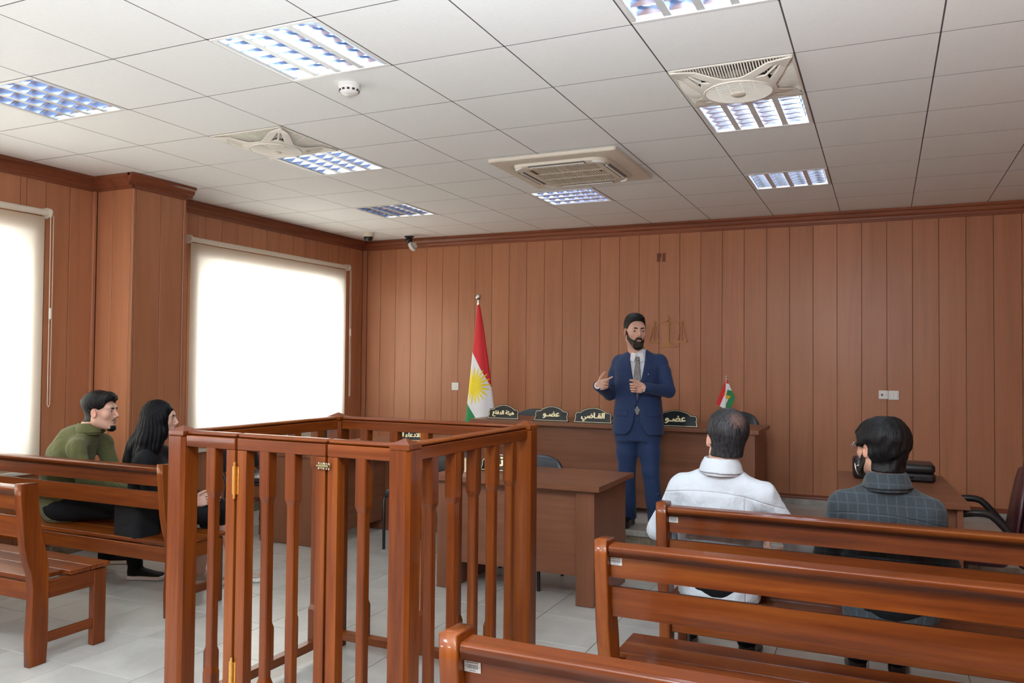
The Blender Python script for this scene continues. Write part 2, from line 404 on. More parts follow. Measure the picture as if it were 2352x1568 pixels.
# skirtings: wood moulding over marble
SK = [(0, .0), (.016, .0), (.016, .012), (.010, .02), (.014, .03), (0, .04)]
def skirt(name, kind, c, a, b, z, side):
    g = tag(thing(name, None, None), kind='structure')
    if kind == 'Y':
        MB().prism([(c + side * u, z + .095 + h) for u, h in SK], a, b, 'Y').build('moulding', 'trimY', g)
        MB().box(c, c + side * .012, a, b, z, z + .094, .002).build('marble_strip', 'marble', g)
    else:
        MB().prism([(c - u, z + .055 + h) for u, h in SK], a, b, 'X').build('moulding', 'trimX', g)
        MB().box(a, b, c - .012, c, z, z + .054, .002).build('marble_strip', 'marble_grey', g)
skirt('baseboard_left', 'Y', XL, YN, PY0, 0, 1); skirt('baseboard_left', 'Y', XL, PY1, YB, 0, 1)
skirt('baseboard_left', 'Y', PX, PY0, PY1, 0, 1)
skirt('baseboard_back', 'X', YB, XP, XR, ZP, 1)
wr = MB().box(XR, XR + .2, YN - .2, YB + .3, -.1, 3.3).build('wall_right', 'panel'); tag(wr, kind='structure')
wn = MB().box(XL - .3, XR + .3, YN - .2, YN, -.1, 3.3).build('wall_near', 'panel'); tag(wn, kind='structure')

# windows: frame, panes and sill in the reveal
for name, a, b, z0, z1 in wins:
    g = struct(name); xf = XL - TH + .03; md = (a + b) / 2
    f_ = MB()
    for (p, q, r, s_) in ((a, b, z0, z0 + .05), (a, b, z1 - .05, z1), (a, a + .05, z0 + .05, z1 - .05), (b - .05, b, z0 + .05, z1 - .05), (md - .03, md + .03, z0 + .05, z1 - .05)):
        f_.box(xf, xf + .05, p, q, r, s_, .004)
    f_.build('window_frame', 'white_metal', g)
    for (p, q) in ((a + .05, md - .03), (md + .03, b - .05)): MB().box(xf + .02, xf + .026, p, q, z0 + .05, z1 - .05).build('pane', 'glass', g)
    MB().box(XL - TH, XL + .03, a - .02, b + .02, z0 - .03, z0, .004).build('window_sill', 'marble_grey', g)

# ceiling: dark grid, tiles standing slightly proud of it
cl = MB().box(XL - .3, XR + .3, YN - .3, -1.21, ZC, 3.1).build('ceiling', 'ceil_tile'); tag(cl, kind='structure')
gr = MB(); G = 0.6
cells_light = {(0, 0): 0, (-3, 0): 0, (3, 0): 0, (-2, 3): 0, (3, 3): 0, (-3, 6): 0, (0, 6): 1, (3, 6): 0}
cells_fan = {(-2, 2), (3, 2)}
ac = (0.215, 1.150, 2.44, 3.365)
for i in range(-5, 8):
    x = i * G; gr.box(x - .007, x + .007, -1.2, YB, ZC + .0004, ZC + .03)
for j in range(-2, 10):
    y = j * G; gr.box(XL, XR, y - .007, y + .007, ZC + .0004, ZC + .03)
gr.box(XL, XL + .03, -1.2, YB, ZC - .001, ZC + .02).box(XL, XR, YB - .03, YB, ZC - .001, ZC + .02)
gr.build('grid_bars', 'ceil_grid', cl)
ct = MB().box(-G / 2 + .0036, G / 2 - .0036, -G / 2 + .0036, G / 2 - .0036, 0, .015, 0).mesh('ceiling_tile', 'ceil_tile')
for i in range(-5, 8):
    for j in range(-2, 10):
        if (i, j) in cells_light or (i, j) in cells_fan: continue
        x0, x1, y0, y1 = i * G, (i + 1) * G, j * G, (j + 1) * G
        if i == 0 and j in (4, 5): x0 = x0  # tiles around the air conditioner stay; it hangs below them
        x0c, x1c, y1c = max(x0, XL + .035), min(x1, XR), min(y1, YB - .035)
        if x1c - x0c < .03 or y1c - y0 < .03: continue
        if x1c - x0c > G - .01 and y1c - y0 > G - .01: link('ceiling_tile', ct, cl, (x0 + G / 2, y0 + G / 2, ZC))
        else: MB().box(x0c + .0042, x1c - .0042, y0 + .0042, y1c - .0042, ZC, ZC + .015, 0).build('ceiling_tile', 'ceil_tile', cl)
MB().box(XL - .3, XR + .3, -1.21, YB + .3, 3.22, 3.3).build('slab', 'plaster', cl)

# ------------------------------------------------------------------ recessed louvred lights
def make_light():
    t = thing('ceiling_light', '', 'light')
    f_ = MB()
    for (a, b, c, d) in ((-.296, .296, -.296, -.272), (-.296, .296, .272, .296), (-.296, -.272, -.272, .272), (.272, .296, -.272, .272)):
        f_.box(a, b, c, d, -.004, .012, .003)
    f_.build('frame', 'white_metal', t)
    MB().box(-.28, .28, -.28, .28, .088, .094).box(-.286, -.28, -.28, .28, 0, .09).box(.28, .286, -.28, .28, 0, .09).box(-.28, .28, -.286, -.28, 0, .09).box(-.28, .28, .28, .286, 0, .09).build('housing', 'white_metal', t)
    dm = MB().box(-.0165, .0165, -.272, .272, .0, .003).mesh('divider', 'divider')
    sd = []
    for q in range(7): h = .066 * q / 6; sd.append((.0525 - .026 * (h / .066) ** 1.7, h))
    rm = MB()
    for s_ in (-1, 1):
        v = [(s_ * u, y, h) for u, h in sd for y in (-.272, .272)]
        rm.add(v, [(2 * i, 2 * i + 1, 2 * i + 3, 2 * i + 2) for i in range(6)])
    rm = rm.mesh('reflector', 'mirror')
    for p in rm.polygons: p.use_smooth = True
    tm = MB().tube([(0, -.268, .060), (0, .268, .060)], .0135, 10).mesh('tube', 'tube')
    for p in tm.polygons: p.use_smooth = True
    bl = MB(); nn = 10; v = []; f = []
    for k_ in range(nn + 1):
        u = -.052 + .104 * k_ / nn; h = .030 + .022 * (abs(u) / .052) ** 1.6
        v += [(u, 0, .0005), (u, -.007, h * .5), (u, -.011, h), (u, .011, h), (u, .007, h * .5)]
    for k_ in range(nn):
        for q in range(5): f.append((k_ * 5 + q, k_ * 5 + (q + 1) % 5, k_ * 5 + 5 + (q + 1) % 5, k_ * 5 + 5 + q))
    bl = bl.add(v, f).mesh('cross_blade', 'mirror')
    for p in bl.polygons: p.use_smooth = True
    bl.set_sharp_from_angle(angle=math.radians(50))
    for k_ in range(4):
        x = -.207 + .138 * k_
        r_ = link('reflector', rm, t, (x, 0, 0)); link('tube', tm, t, (x, 0, 0))
        if k_ < 3: link('divider', dm, t, (x + .069, 0, 0))
        for q in range(6): link('cross_blade', bl, t, (x, -.225 + .09 * q, 0))
    return t
lt0 = make_light(); first = True
LAB = {(0, 0): 'square louvred ceiling light just in front of the round smoke detector', (-3, 0): 'square louvred ceiling light at the far left edge of the picture',
       (3, 0): 'square louvred ceiling light cut off by the top edge of the picture', (-2, 3): 'square louvred ceiling light right behind the left ceiling fan',
       (3, 3): 'bright square louvred ceiling light right behind the right ceiling fan', (-3, 6): 'square louvred ceiling light nearest the two dome cameras',
       (0, 6): 'square louvred ceiling light half hidden behind the air conditioner, tubes running crosswise', (3, 6): 'bright square louvred ceiling light nearest the back wall on the right'}
for (i, j), rot in cells_light.items():
    t = lt0 if first else copy_tree(lt0); first = False
    t.location = (i * G + G / 2, j * G + G / 2, ZC); t.rotation_euler = (0, 0, PI / 2 if rot else 0)
    tag(t, LAB[(i, j)], 'light', 'recessed fluorescent ceiling lights')

# ------------------------------------------------------------------ ceiling fans in panels
def make_fan():
    t = thing('ceiling_fan', '', 'fan')
    S = .296
    def dome(x, y): r = min(1, math.hypot(x, y) / .30); return -.050 * (1 - r ** 2.2) - .002
    # star shaped body: polar ring from the round opening to the four corners, waisted at the sides
    body = MB(); nseg = 240; r0 = .170; rings = 19
    v = []; f = []
    def rout(t_):
        c = abs(math.cos(2 * t_ )); a = (t_ % (PI / 2)) - PI / 4       # 0 at a corner
        side = .188; corner = S * math.sqrt(2) - .01
        k_ = max(0.0, 1 - abs(a) / .66)
        return side + (corner - side) * (k_ ** 1.9)
    for i in range(nseg):
        th = 2 * PI * i / nseg; ro = rout(th)
        for q in range(rings):
            r = r0 + (ro - r0) * q / (rings - 1); x, y = r * math.cos(th), r * math.sin(th)
            v.append((x, y, dome(x, y) - .004))
    for i in range(nseg):
        for q in range(rings - 1):
            a = (i % nseg); th = 2 * PI * (i + .5) / nseg; al = abs((th % (PI / 2)) - PI / 4)
            u_ = (q + .5) / (rings - 1)
            if .22 < u_ < .66 and .022 < al < .26 * (1 - (u_ - .10) / .62) + .0: continue            # the triangular openings
            j = (i + 1) % nseg; f.append((i * rings + q, j * rings + q, j * rings + q + 1, i * rings + q + 1))
    me = body.add(v, f).mesh('body', 'ivory')
    for p in me.polygons: p.use_smooth = True
    b = link('body', me, t); md = b.modifiers.new('thick', 'SOLIDIFY'); md.thickness = .008; md.offset = 1
    rim = MB()
    for (a, c, d, e) in ((-S, S, -S, -S + .014), (-S, S, S - .014, S), (-S, -S + .014, -S, S), (S - .014, S, -S, S)): rim.box(a, c, d, e, -.006, .004, .002)
    rim.build('rim', 'ivory', t)
    # side grilles: thin slats running outwards
    sl = MB()
    for k_ in range(-20, 21):
        u = k_ * .0135
        th = math.atan2(-.27, u)
        yi = -.27
        for step in range(40):                                   # go inwards to the waist of the body
            y = -.27 + step * .004
            if math.hypot(u, y) < min(rout(math.atan2(y, u)), .25) - .040 or -y < abs(u) + .010: break
            yi = y
        if yi < -.262: continue
        pts = [(u, -.284 + (yi + .286) * q / 4) for q in range(5)]
        for q in range(4):
            (xa, ya), (xb, yb) = pts[q], pts[q + 1]
            za, zb_ = dome(xa, ya) * .8 - .002, dome(xb, yb) * .8 - .002
            sl.add([(xa - .0035, ya, za), (xa + .0035, ya, za), (xb + .0035, yb, zb_), (xb - .0035, yb, zb_), (xa - .0035, ya, za + .009), (xa + .0035, ya, za + .009), (xb + .0035, yb, zb_ + .009), (xb - .0035, yb, zb_ + .009)],
                   [(0, 1, 2, 3), (0, 4, 5, 1), (3, 2, 6, 7), (0, 3, 7, 4), (1, 5, 6, 2)])
    sl = sl.mesh('side_grille', 'ivory')
    for k_ in range(4): link('side_grille', sl, t, None, (0, 0, k_ * PI / 2))
    gm = MB()
    for k_ in range(-13, 14):
        y = k_ * .0125; hw = math.sqrt(max(0, .165 ** 2 - y * y))
        if hw < .02: continue
        pts = []
        for q in range(9):
            x = -hw + 2 * hw * q / 8; pts.append((x, y, -.062 + .010 * (math.hypot(x, y) / .165) ** 2))
        gm.tube(pts, .0023, 5)
    for x in (-.09, -.03, .03, .09):
        hw = math.sqrt(.165 ** 2 - x * x); gm.tube([(x, -hw + 2 * hw * q / 8, -.058 + .010 * (math.hypot(x, -hw + 2 * hw * q / 8) / .165) ** 2) for q in range(9)], .004, 5)
    gm.build('centre_grille', 'ivory', t, 60)
    MB().tube([(.168 * math.cos(a * PI / 24), .168 * math.sin(a * PI / 24), -.050) for a in range(48)], .006, 8, closed=True).build('grille_ring', 'ivory', t, 60)
    MB().lathe([(0, -.070), (.028, -.070), (.036, -.066), (.038, -.058), (.038, -.05)], 24).build('hub_cap', 'cream_plastic', t, 40)
    for k_ in range(5):
        a = 2 * PI * k_ / 5; mm = Matrix.Rotation(a, 4, 'Z') @ Matrix.Rotation(.35, 4, 'X')
        MB().box(.03, .15, -.028, .028, .005, .009, .002, M4=mm).build('fan_blade', 'ivory', t)
    MB().lathe([(0, .045), (.06, .045), (.07, .0), (.05, -.02), (0, -.02)], 20).build('motor', 'white_plastic', t, 40)
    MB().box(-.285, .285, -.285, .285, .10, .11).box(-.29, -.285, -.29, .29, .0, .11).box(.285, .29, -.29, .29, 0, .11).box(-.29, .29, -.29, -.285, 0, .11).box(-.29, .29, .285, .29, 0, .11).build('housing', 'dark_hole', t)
    return t
fan0 = make_fan()
fan0.location = (-2 * G + G / 2, 2 * G + G / 2, ZC); tag(fan0, 'square ivory ceiling fan panel on the left side of the ceiling', 'fan', 'ceiling fans')
f2_ = copy_tree(fan0); f2_.location = (3 * G + G / 2, 2 * G + G / 2, ZC); tag(f2_, 'square ivory ceiling fan panel on the right side of the ceiling', 'fan', 'ceiling fans')

# ------------------------------------------------------------------ cassette air conditioner
a_ = thing('air_conditioner', 'large square cream cassette air conditioner in the middle of the ceiling', 'air conditioner', (.6825, 2.9025, ZC - .002))
def sqring(mb, rings):
    """nested rounded squares: (half size, corner radius, z)"""
    n_ = 8; v = []; f = []
    for (h, r, z) in rings:
        for cxx, cyy, a0 in ((1, 1, 0), (-1, 1, 90), (-1, -1, 180), (1, -1, 270)):
            for q in range(n_):
                t_ = math.radians(a0 + 90 * q / (n_ - 1)); v.append((cxx * (h - r) + r * math.cos(t_), cyy * (h - r) + r * math.sin(t_), z))
    m_ = 4 * n_
    for k_ in range(len(rings) - 1):
        for q in range(m_): f.append((k_ * m_ + q, k_ * m_ + (q + 1) % m_, (k_ + 1) * m_ + (q + 1) % m_, (k_ + 1) * m_ + q))
    return mb.add(v, f)
sqring(MB(), [(.474, .02, 0), (.474, .02, -.018), (.468, .018, -.024), (.385, .10, -.032), (.375, .11, -.030), (.36, .12, -.020)]).build('outer_panel', 'cream_plastic', a_, 35)
sqring(MB(), [(.36, .12, -.02), (.352, .12, -.044), (.34, .11, -.050), (.262, .02, -.050), (.262, .02, -.044)]).build('inner_panel', 'cream_plastic', a_, 35)
MB().box(-.262, .262, -.262, .262, -.040, -.03).build('filter', 'grille_dark', a_)
gb = MB()
for k_ in range(27): x = -.253 + k_ * .01946; gb.box(x - .0045, x + .0045, -.262, .262, -.050, -.040, .001)
for y in (-.0875, .0875): gb.box(-.262, .262, y - .006, y + .006, -.0515, -.040, .001)
gb.build('intake_grille', 'cream_plastic', a_)
for k_ in range(4):
    mm = Matrix.Rotation(k_ * PI / 2, 4, 'Z')
    MB().box(-.21, .21, -.352, -.302, -.0525, -.046, M4=mm).build('air_slot', 'grille_dark', a_)
    MB().box(-.205, .205, -.335, -.315, -.058, -.050, .003, M4=mm @ Matrix.Translation((0, 0, 0))).build('louvre', 'white_plastic', a_)
    MB().tube([mm @ Vector((.250 + .085 * math.cos(t_), -.250 + .085 * math.sin(t_), -.049)) for t_ in [-PI * .46 + PI * .42 * q / 8 for q in range(9)]], [.004, .009, .011, .012, .012, .012, .011, .009, .004], 8).build('corner_vent', 'white_plastic', a_, 60)
MB().box(-.245, -.225, -.235, -.115, -.0535, -.050, .001).build('label_plate', mat('brown_label', (.10, .03, .015), .4), a_)
MB().box(.225, .245, -.07, -.05, -.0535, -.050, .001).build('indicator', 'black_plastic', a_)

# smoke detector
s_ = thing('smoke_detector', 'round white smoke detector on the ceiling behind the nearest light', 'smoke detector', (.239, .745, ZC))
MB().lathe([(0, 0), (.056, 0), (.058, -.012), (.054, -.016)], 28).build('base', 'white_plastic', s_, 40)
MB().lathe([(.055, -.014), (.055, -.026), (.048, -.042), (.040, -.050), (.026, -.056), (0, -.057)], 28).build('cover', 'white_plastic', s_, 40)
vm = MB()
for k_ in range(12):
    mm = Matrix.Rotation(k_ * PI / 6, 4, 'Z'); vm.box(.046, .053, -.007, .007, -.040, -.030, M4=mm)
vm.build('vent_slots', 'dark_hole', s_)
# dome cameras
c_ = thing('dome_camera', 'cream dome camera with a black glass bowl in the ceiling corner', 'camera', (-2.506, 4.90, ZC))
MB().lathe([(0, 0), (.062, 0), (.064, -.03), (.060, -.048), (.052, -.05)], 28).build('base', 'cream_plastic', c_, 40)
MB().lathe([(.052, -.048)] + [(.052 * math.cos(a * PI / 16), -.05 - .052 * math.sin(a * PI / 16)) for a in range(1, 9)], 28).build('dome', 'black_plastic', c_, 60)
c_ = thing('dome_camera', 'opened black dome camera with its white cover dangling below', 'camera', (-2.171, 5.22, ZC))
MB().lathe([(0, 0), (.068, 0), (.066, -.012), (.0, -.014)], 28).build('base', 'white_plastic', c_, 40)
MB().box(-.045, .045, -.03, .03, -.030, -.012, .004).build('bracket', 'black_plastic', c_)
MB().lathe([(.0, -.02), (.02, -.022), (.036, -.038), (.042, -.058), (.036, -.078), (.02, -.094), (0, -.098)], 24).build('camera_ball', 'black_plastic', c_, 60)
MB().tube([(.04, -.01, -.01), (.046, -.012, -.06), (.050, -.01, -.10)], .0018, 6).build('wire', 'black_plastic', c_)
mm = Matrix.Translation((.056, -.02, -.138)) @ Matrix.Rotation(math.radians(62), 4, 'Y')
cv = MB().lathe([(.030, .022), (.052, .018), (.056, -.004), (.054, -.016), (.044, -.018)], 26, M4=mm).build('cover_ring', 'white_plastic', c_, 40)
MB().lathe([(.044 * math.cos(a * PI / 14), .016 + .046 * math.sin(a * PI / 14)) for a in range(0, 8)], 26, M4=mm).build('clear_dome', mat('smoked_clear_plastic', (.55, .5, .44), .08, trans=.7), cv, 60)

# ------------------------------------------------------------------ roller blinds
def blind(label, ya, yb, ztop, zbot, cord_z, cord=True):
    t = thing('roller_blind', label, 'blind', (XL, ya, 0), 0, 'cream roller blinds')
    L = yb - ya; XX = .062
    v = []; f = []; ny, nz = 24, 30
    for i in range(ny + 1):
        for j in range(nz + 1):
            y = .035 + (L - .07) * i / ny; z = ztop - .03 + (zbot - ztop + .03) * j / nz
            v.append((XX - .012 + .003 * math.sin(i * .8) * j / nz, y, z))
    for i in range(ny):
        for j in range(nz): f.append((i * (nz + 1) + j, (i + 1) * (nz + 1) + j, (i + 1) * (nz + 1) + j + 1, i * (nz + 1) + j + 1))
    MB().add(v, f).build('fabric', 'blind', t, 60)
    MB().tube([(XX, .02, ztop), (XX, L - .02, ztop)], .024, 16).build('roller', 'cream_plastic', t, 40)
    for y in (0, L - .022): MB().lathe([(0, 0), (.033, 0), (.036, .006), (.036, .016), (.033, .022), (0, .022)], 20, (XX, y, ztop), 'Y').box(.002, .05, y + .002, y + .018, ztop - .04, ztop + .04, .003).build('bracket', 'cream_plastic', t, 30)
    MB().box(XX - .022, XX - .002, .035, L - .035, zbot - .02, zbot + .01, .005).build('bottom_bar', 'cream_plastic', t)
    if cord:
        y = L - .006
        pts = [(XX + .03, y - .012, ztop - .02), (XX + .035, y - .011, ztop - .7), (XX + .036, y - .010, cord_z + .02), (XX + .036, y, cord_z), (XX + .036, y + .010, cord_z + .02), (XX + .035, y + .011, ztop - .7), (XX + .03, y + .012, ztop - .02)]
        MB().tube(pts, .0028, 6).build('cord', 'cream_plastic', t, 60)
        MB().box(XX + .026, XX + .046, y - .014, y + .012, ztop - .80, ztop - .71, .008).build('cord_joiner', 'cream_plastic', t)
    return t
blind('wide cream roller blind cut off by the left edge of the picture', -1.15, 1.36, 2.60, .68, 1.15)
blind('cream roller blind glowing between the pilaster and the room corner', 2.70, 5.11, 2.60, .68, 1.10)

# ------------------------------------------------------------------ things on the back wall
t = thing('wall_switch', 'single white light switch on the back wall left of the standing flag', 'switch', (-1.70, YB, 1.231))
MB().box(-.045, .045, -.010, 0, -.043, .043, .003).build('plate', 'white_plastic', t); MB().box(-.022, .024, -.014, -.009, -.024, .024, .002).build('rocker', 'white_plastic', t)
t = thing('wall_switch', 'white double light switch, right one of the pair of plates', 'switch', (2.853, YB, 1.245))
MB().box(-.043, .043, -.010, 0, -.042, .042, .003).build('plate', 'white_plastic', t)
for x in (-.017, .017): MB().box(x - .016, x + .016, -.014, -.009, -.026, .022, .002).build('rocker', 'white_plastic', t)
t = thing('wall_socket', 'white socket plate, left one of the pair of plates', 'socket', (2.768, YB, 1.248))
MB().box(-.041, .041, -.012, 0, -.040, .040, .005).build('plate', 'white_plastic', t)
MB().box(-.020, -.004, -.0135, -.011, -.012, .010, .001).build('socket_hole', 'ink', t); MB().box(.006, .022, -.0145, -.011, -.012, .010, .002).build('button', 'white_plastic', t)
t = thing('glue_mark', 'small brown patch of leftover backing high on the back wall', 'wall mark', (.69, YB, 2.604))
gm_ = mat('dark_backing', (.15, .04, .012), .6)
MB().prism([(-.045, -.042), (-.012, -.042), (-.008, .0), (.004, .02), (-.006, .046), (-.045, .046)], -.004, 0, 'Y').build('backing_piece', gm_, t)
MB().prism([(.010, -.042), (.043, -.042), (.043, .046), (.016, .046), (.012, .01)], -.004, 0, 'Y').build('backing_piece', gm_, t)
# scales of justice
t = thing('scales_emblem', 'ochre cut-out scales of justice fixed to the back wall', 'emblem', (.767, YB - .002, 1.683))
MB().prism([(-.088, 0), (.088, 0), (.10, .012), (.06, .018), (.028, .032), (.018, .05), (-.018, .05), (-.028, .032), (-.06, .018), (-.10, .012)], -.012, 0, 'Y', bev=.001).build('base', 'emblem', t)
col = [(-.012, .05), (-.009, .11), (-.014, .13), (-.010, .17), (-.016, .20), (-.010, .225), (-.02, .245), (-.012, .262), (-.004, .27), (-.012, .285), (0, .321), (.012, .285), (.004, .27), (.012, .262), (.02, .245), (.010, .225), (.016, .20), (.010, .17), (.014, .13), (.009, .11), (.012, .05)]
MB().prism(col[::-1], -.012, 0, 'Y').build('column', 'emblem', t)
bp = [(-.145, .258), (-.10, .248), (-.05, .262), (0, .266), (.05, .262), (.10, .248), (.145, .258)]
bm_ = MB()
for (p, q) in zip(bp[:-1], bp[1:]): bm_.prism([(p[0], p[1] - .006), (q[0], q[1] - .006), (q[0], q[1] + .005), (p[0], p[1] + .005)], -.012, 0, 'Y')
for sx in (-1, 1): bm_.lathe([(0, -.013), (.011, -.013), (.011, 0), (0, 0)], 14, (sx * .146, 0, .258), 'Y')
bm_.build('beam', 'emblem', t)
for sx in (-1, 1):
    c = sx * .143; ch = MB()
    for d in (-.048, 0, .048):
        p, q = Vector((c, .250)), Vector((c + d, .062)); w_ = .0025
        ch.prism([(p.x - w_, p.y), (q.x - w_, q.y), (q.x + w_, q.y), (p.x + w_, p.y)], -.010, -.002, 'Y')
    ch.build('chain', 'emblem', t)
    MB().prism([(c - .060, .066), (c + .060, .066), (c + .050, .052), (c + .03, .044), (c - .03, .044), (c - .050, .052)], -.012, 0, 'Y').build('pan', 'emblem', t)

# ------------------------------------------------------------------ benches
FR = [(.026, 0), (.033, .10), (.033, .226), (.032, .382), (.031, .476), (.018, .545), (-.006, .64), (-.020, .70), (-.038, .90)]
BK = [(-.132, .905), (-.130, .84), (-.123, .776), (-.107, .606), (-.092, .53), (-.066, .45), (-.057, .38), (-.058, .30), (-.067, .14), (-.062, 0)]
POST = FR + BK
def back_y(z): return np.interp(z, [.38, .45, .53, .606, .70, .776, .905], [-.057, -.066, -.092, -.107, -.116, -.123, -.132])
def make_bench(L):
    t = thing('wooden_bench', '', 'bench'); B = .006
    for a in (0, L - .05): MB().prism(POST, a, a + .05, 'X', bev=B).build('rear_leg', 'benchZ', t)
    for a in (0.004, L - .048): MB().box(a, a + .044, .29, .366, 0, .40, B).build('front_leg', 'benchZ', t)
    for a in (.008, L - .036): MB().box(a, a + .028, .02, .30, .315, .403, .003).build('side_rail', 'benchY', t)
    for a in (.012, L - .036): MB().box(a, a + .024, .02, .30, .095, .142, .003).build('stretcher', 'benchY', t)
    def board(nm, z0, z1, th, yoff, b=.005):
        y0, y1 = back_y(z0) + yoff, back_y(z1) + yoff
        MB().prism([(y0, z0), (y0 + th, z0), (y1 + th, z1), (y1, z1)], .049, L - .049, 'X', bev=b).build(nm, 'benchX', t)
    board('back_slat', .632, .734, .026, .030)
    board('back_slat', .770, .846, .026, .030)
    yb = back_y(.86)
    MB().prism([(yb + .008, .848), (yb + .078, .846), (yb + .080, .872), (yb + .070, .886), (yb + .012, .886), (yb + .004, .874)], .049, L - .049, 'X', bev=.004).build('top_rail', 'benchX', t)
    for (a, b) in ((-.025, .139), (.143, .260), (.264, .380)):
        MB().box(.051 if a < .03 else -.004, L - .051 if a < .03 else L + .004, a, b, .406, .430, .004).build('seat_plank', 'benchX', t)
    MB().box(.05, L - .05, .300, .328, .33, .404, .004).build('front_apron', 'benchX', t)
    MB().box(.05, L - .05, -.032, -.006, .312, .400, .004).build('rear_apron', 'benchX', t)
    for o in kids(t): soft(o)
    return t
def asset_tag(b, x, right):
    z = .828; y = back_y(z) + .030 - .0022; sl = math.atan2(back_y(.846) - back_y(.762), .084)
    g = MB().box(-.021, .021, -.0006, .0006, -.013, .013).build('asset_tag', 'tag', b, loc=(x, y, z - .0))
    g.rotation_euler = (-sl, 0, 0)
    br = MB(); rnd = random.Random(5); u = -.014
    while u < .014:
        w_ = rnd.choice([.0008, .0014, .0006]); br.box(u, u + w_, -.0012, -.0005, -.005, .005); u += w_ + rnd.choice([.0008, .0012])
    br.box(-.015, .015, -.0012, -.0005, .008, .010); br.box(-.008, .008, -.0012, -.0005, -.010, -.0085)
    for s_ in (-1, 1): br.lathe([(0, -.0013), (.0012, -.0013), (.0012, 0)], 8, (s_ * .018, 0, 0), 'Y')
    br.build('barcode', 'ink', g)
bench0 = make_bench(1.80)
BENCH = [(1.852, .965, 'wooden bench on which the two men seen from behind sit', 'R'),
         (1.852, .120, 'empty wooden bench, middle one of the three on the right', 'R'),
         (1.852, -.968, 'wooden bench nearest the camera, only its top rail and left end in view', 'R'),
         (-1.020 - 1.80, .857, 'wooden bench on which the man in green and the long-haired woman sit', 'L'),
         (-1.020 - 1.80, .008, 'empty wooden bench cut off by the left edge of the picture, left of the dock', 'L')]
for k, (x, y, lab, side) in enumerate(BENCH):
    b = bench0 if k == 0 else copy_tree(bench0)
    b.location = (x, y, 0); tag(b, lab, 'bench', 'wooden public benches')
    if k < 3: copy_src = None
for b, side in [(o, 'R' if o.location.x > 0 else 'L') for o in bpy.data.objects if o.get('category') == 'bench']:
    asset_tag(b, .073 if side == 'R' else 1.80 - .056, side == 'R')

# ------------------------------------------------------------------ the dock
DW, DD_, PS = 1.106, 1.036, .041
dk = thing('dock', 'square orange-brown wooden dock with open balusters in the foreground', 'dock', (.096, -.180, 0), -.021)
def baluster_mesh(s=.0245, z0=.085, z1=1.16):
    pts = [(z0, s), (z0 + .16, s), (z0 + .185, s - .0065), (z1 - .205, s - .0065), (z1 - .18, s), (z1, s)]
    v = []; f = []
    for z, r in pts:
        c = .004
        v += [(r, -r + c, z), (r, r - c, z), (r - c, r, z), (-r + c, r, z), (-r, r - c, z), (-r, -r + c, z), (-r + c, -r, z), (r - c, -r, z)]
    for k_ in range(len(pts) - 1):
        for q in range(8): f.append((k_ * 8 + q, k_ * 8 + (q + 1) % 8, (k_ + 1) * 8 + (q + 1) % 8, (k_ + 1) * 8 + q))
    f += [tuple(range(8))[::-1], tuple((len(pts) - 1) * 8 + q for q in range(8))]
    return MB().add(v, f).mesh('baluster', 'benchZ')
bal = baluster_mesh()
pm = MB().prism([(-PS, -PS), (-.012, -PS), (-.010, -PS - .0), (PS - .014, -PS), (PS - .010, -PS + .004), (PS - .004, -PS + .010), (PS, -PS + .014), (PS, PS), (-PS, PS)], 0, 1.2, 'Z', bev=.004).mesh('post', 'benchZ')
cm = MB().add([(-.040, -.040, 1.2), (.040, -.040, 1.2), (.040, .040, 1.2), (-.040, .040, 1.2), (-.042, -.042, 1.204), (.042, -.042, 1.204), (.042, .042, 1.204), (-.042, .042, 1.204),
               (-.042, -.042, 1.219), (.042, -.042, 1.219), (.042, .042, 1.219), (-.042, .042, 1.219), (0, 0, 1.241)],
              [(0, 3, 2, 1)] + [(i, (i + 1) % 4, 4 + (i + 1) % 4, 4 + i) for i in range(4)] + [(4 + i, 4 + (i + 1) % 4, 8 + (i + 1) % 4, 8 + i) for i in range(4)] + [(8 + i, 8 + (i + 1) % 4, 12) for i in range(4)]).mesh('post_cap', 'benchX')
for (x, y) in ((0, 0), (DW, 0), (DW, DD_), (0, DD_)):
    link('post', pm, dk, (x, y, 0)); link('post_cap', cm, dk, (x, y, 0))
def run(par, a, b, fixed, axis, bals, stiles=()):
    """rails and balusters between a and b along an axis"""
    W = 'benchX' if axis == 'X' else 'benchY'
    def bx(z0, z1, hw, nm, bev=.004, e=0):
        m_ = MB()
        if axis == 'X': m_.box(a + e, b - e, fixed - hw, fixed + hw, z0, z1, bev)
        else: m_.box(fixed - hw, fixed + hw, a + e, b - e, z0, z1, bev)
        m_.build(nm, W, par)
    bx(1.155, 1.203, .026, 'top_rail'); bx(1.2035, 1.221, .021, 'handrail', .006); bx(.046, .088, .024, 'bottom_rail')
    for u in bals: link('baluster', bal, par, (u, fixed, 0) if axis == 'X' else (fixed, u, 0))
    for (u, hw) in stiles:
        (MB().box(u - hw, u + hw, fixed - .024, fixed + .024, .088, 1.155, .003) if axis == 'X' else MB().box(fixed - .024, fixed + .024, u - hw, u + hw, .088, 1.155, .003)).build('stile', 'benchZ', par)
e = PS
run(dk, e, .312, 0, 'X', [.178], [(.287, .024)])
gt = link('gate', MB().box(.335, .336, -.001, .001, .6, .601).mesh('gate', 'benchX'), dk)
run(gt, .322, .765, 0, 'X', [.462, .592], [(.347, .025), (.741, .023)])
run(dk, .772, DW - e, 0, 'X', [.925], [(.797, .024)])
five = [DD_ * k / 6 for k in range(1, 6)]; fx = [DW * k / 6 for k in range(1, 6)]
run(dk, e, DD_ - e, DW, 'Y', five); run(dk, e, DD_ - e, 0, 'Y', five); run(dk, e, DW - e, DD_, 'X', fx)
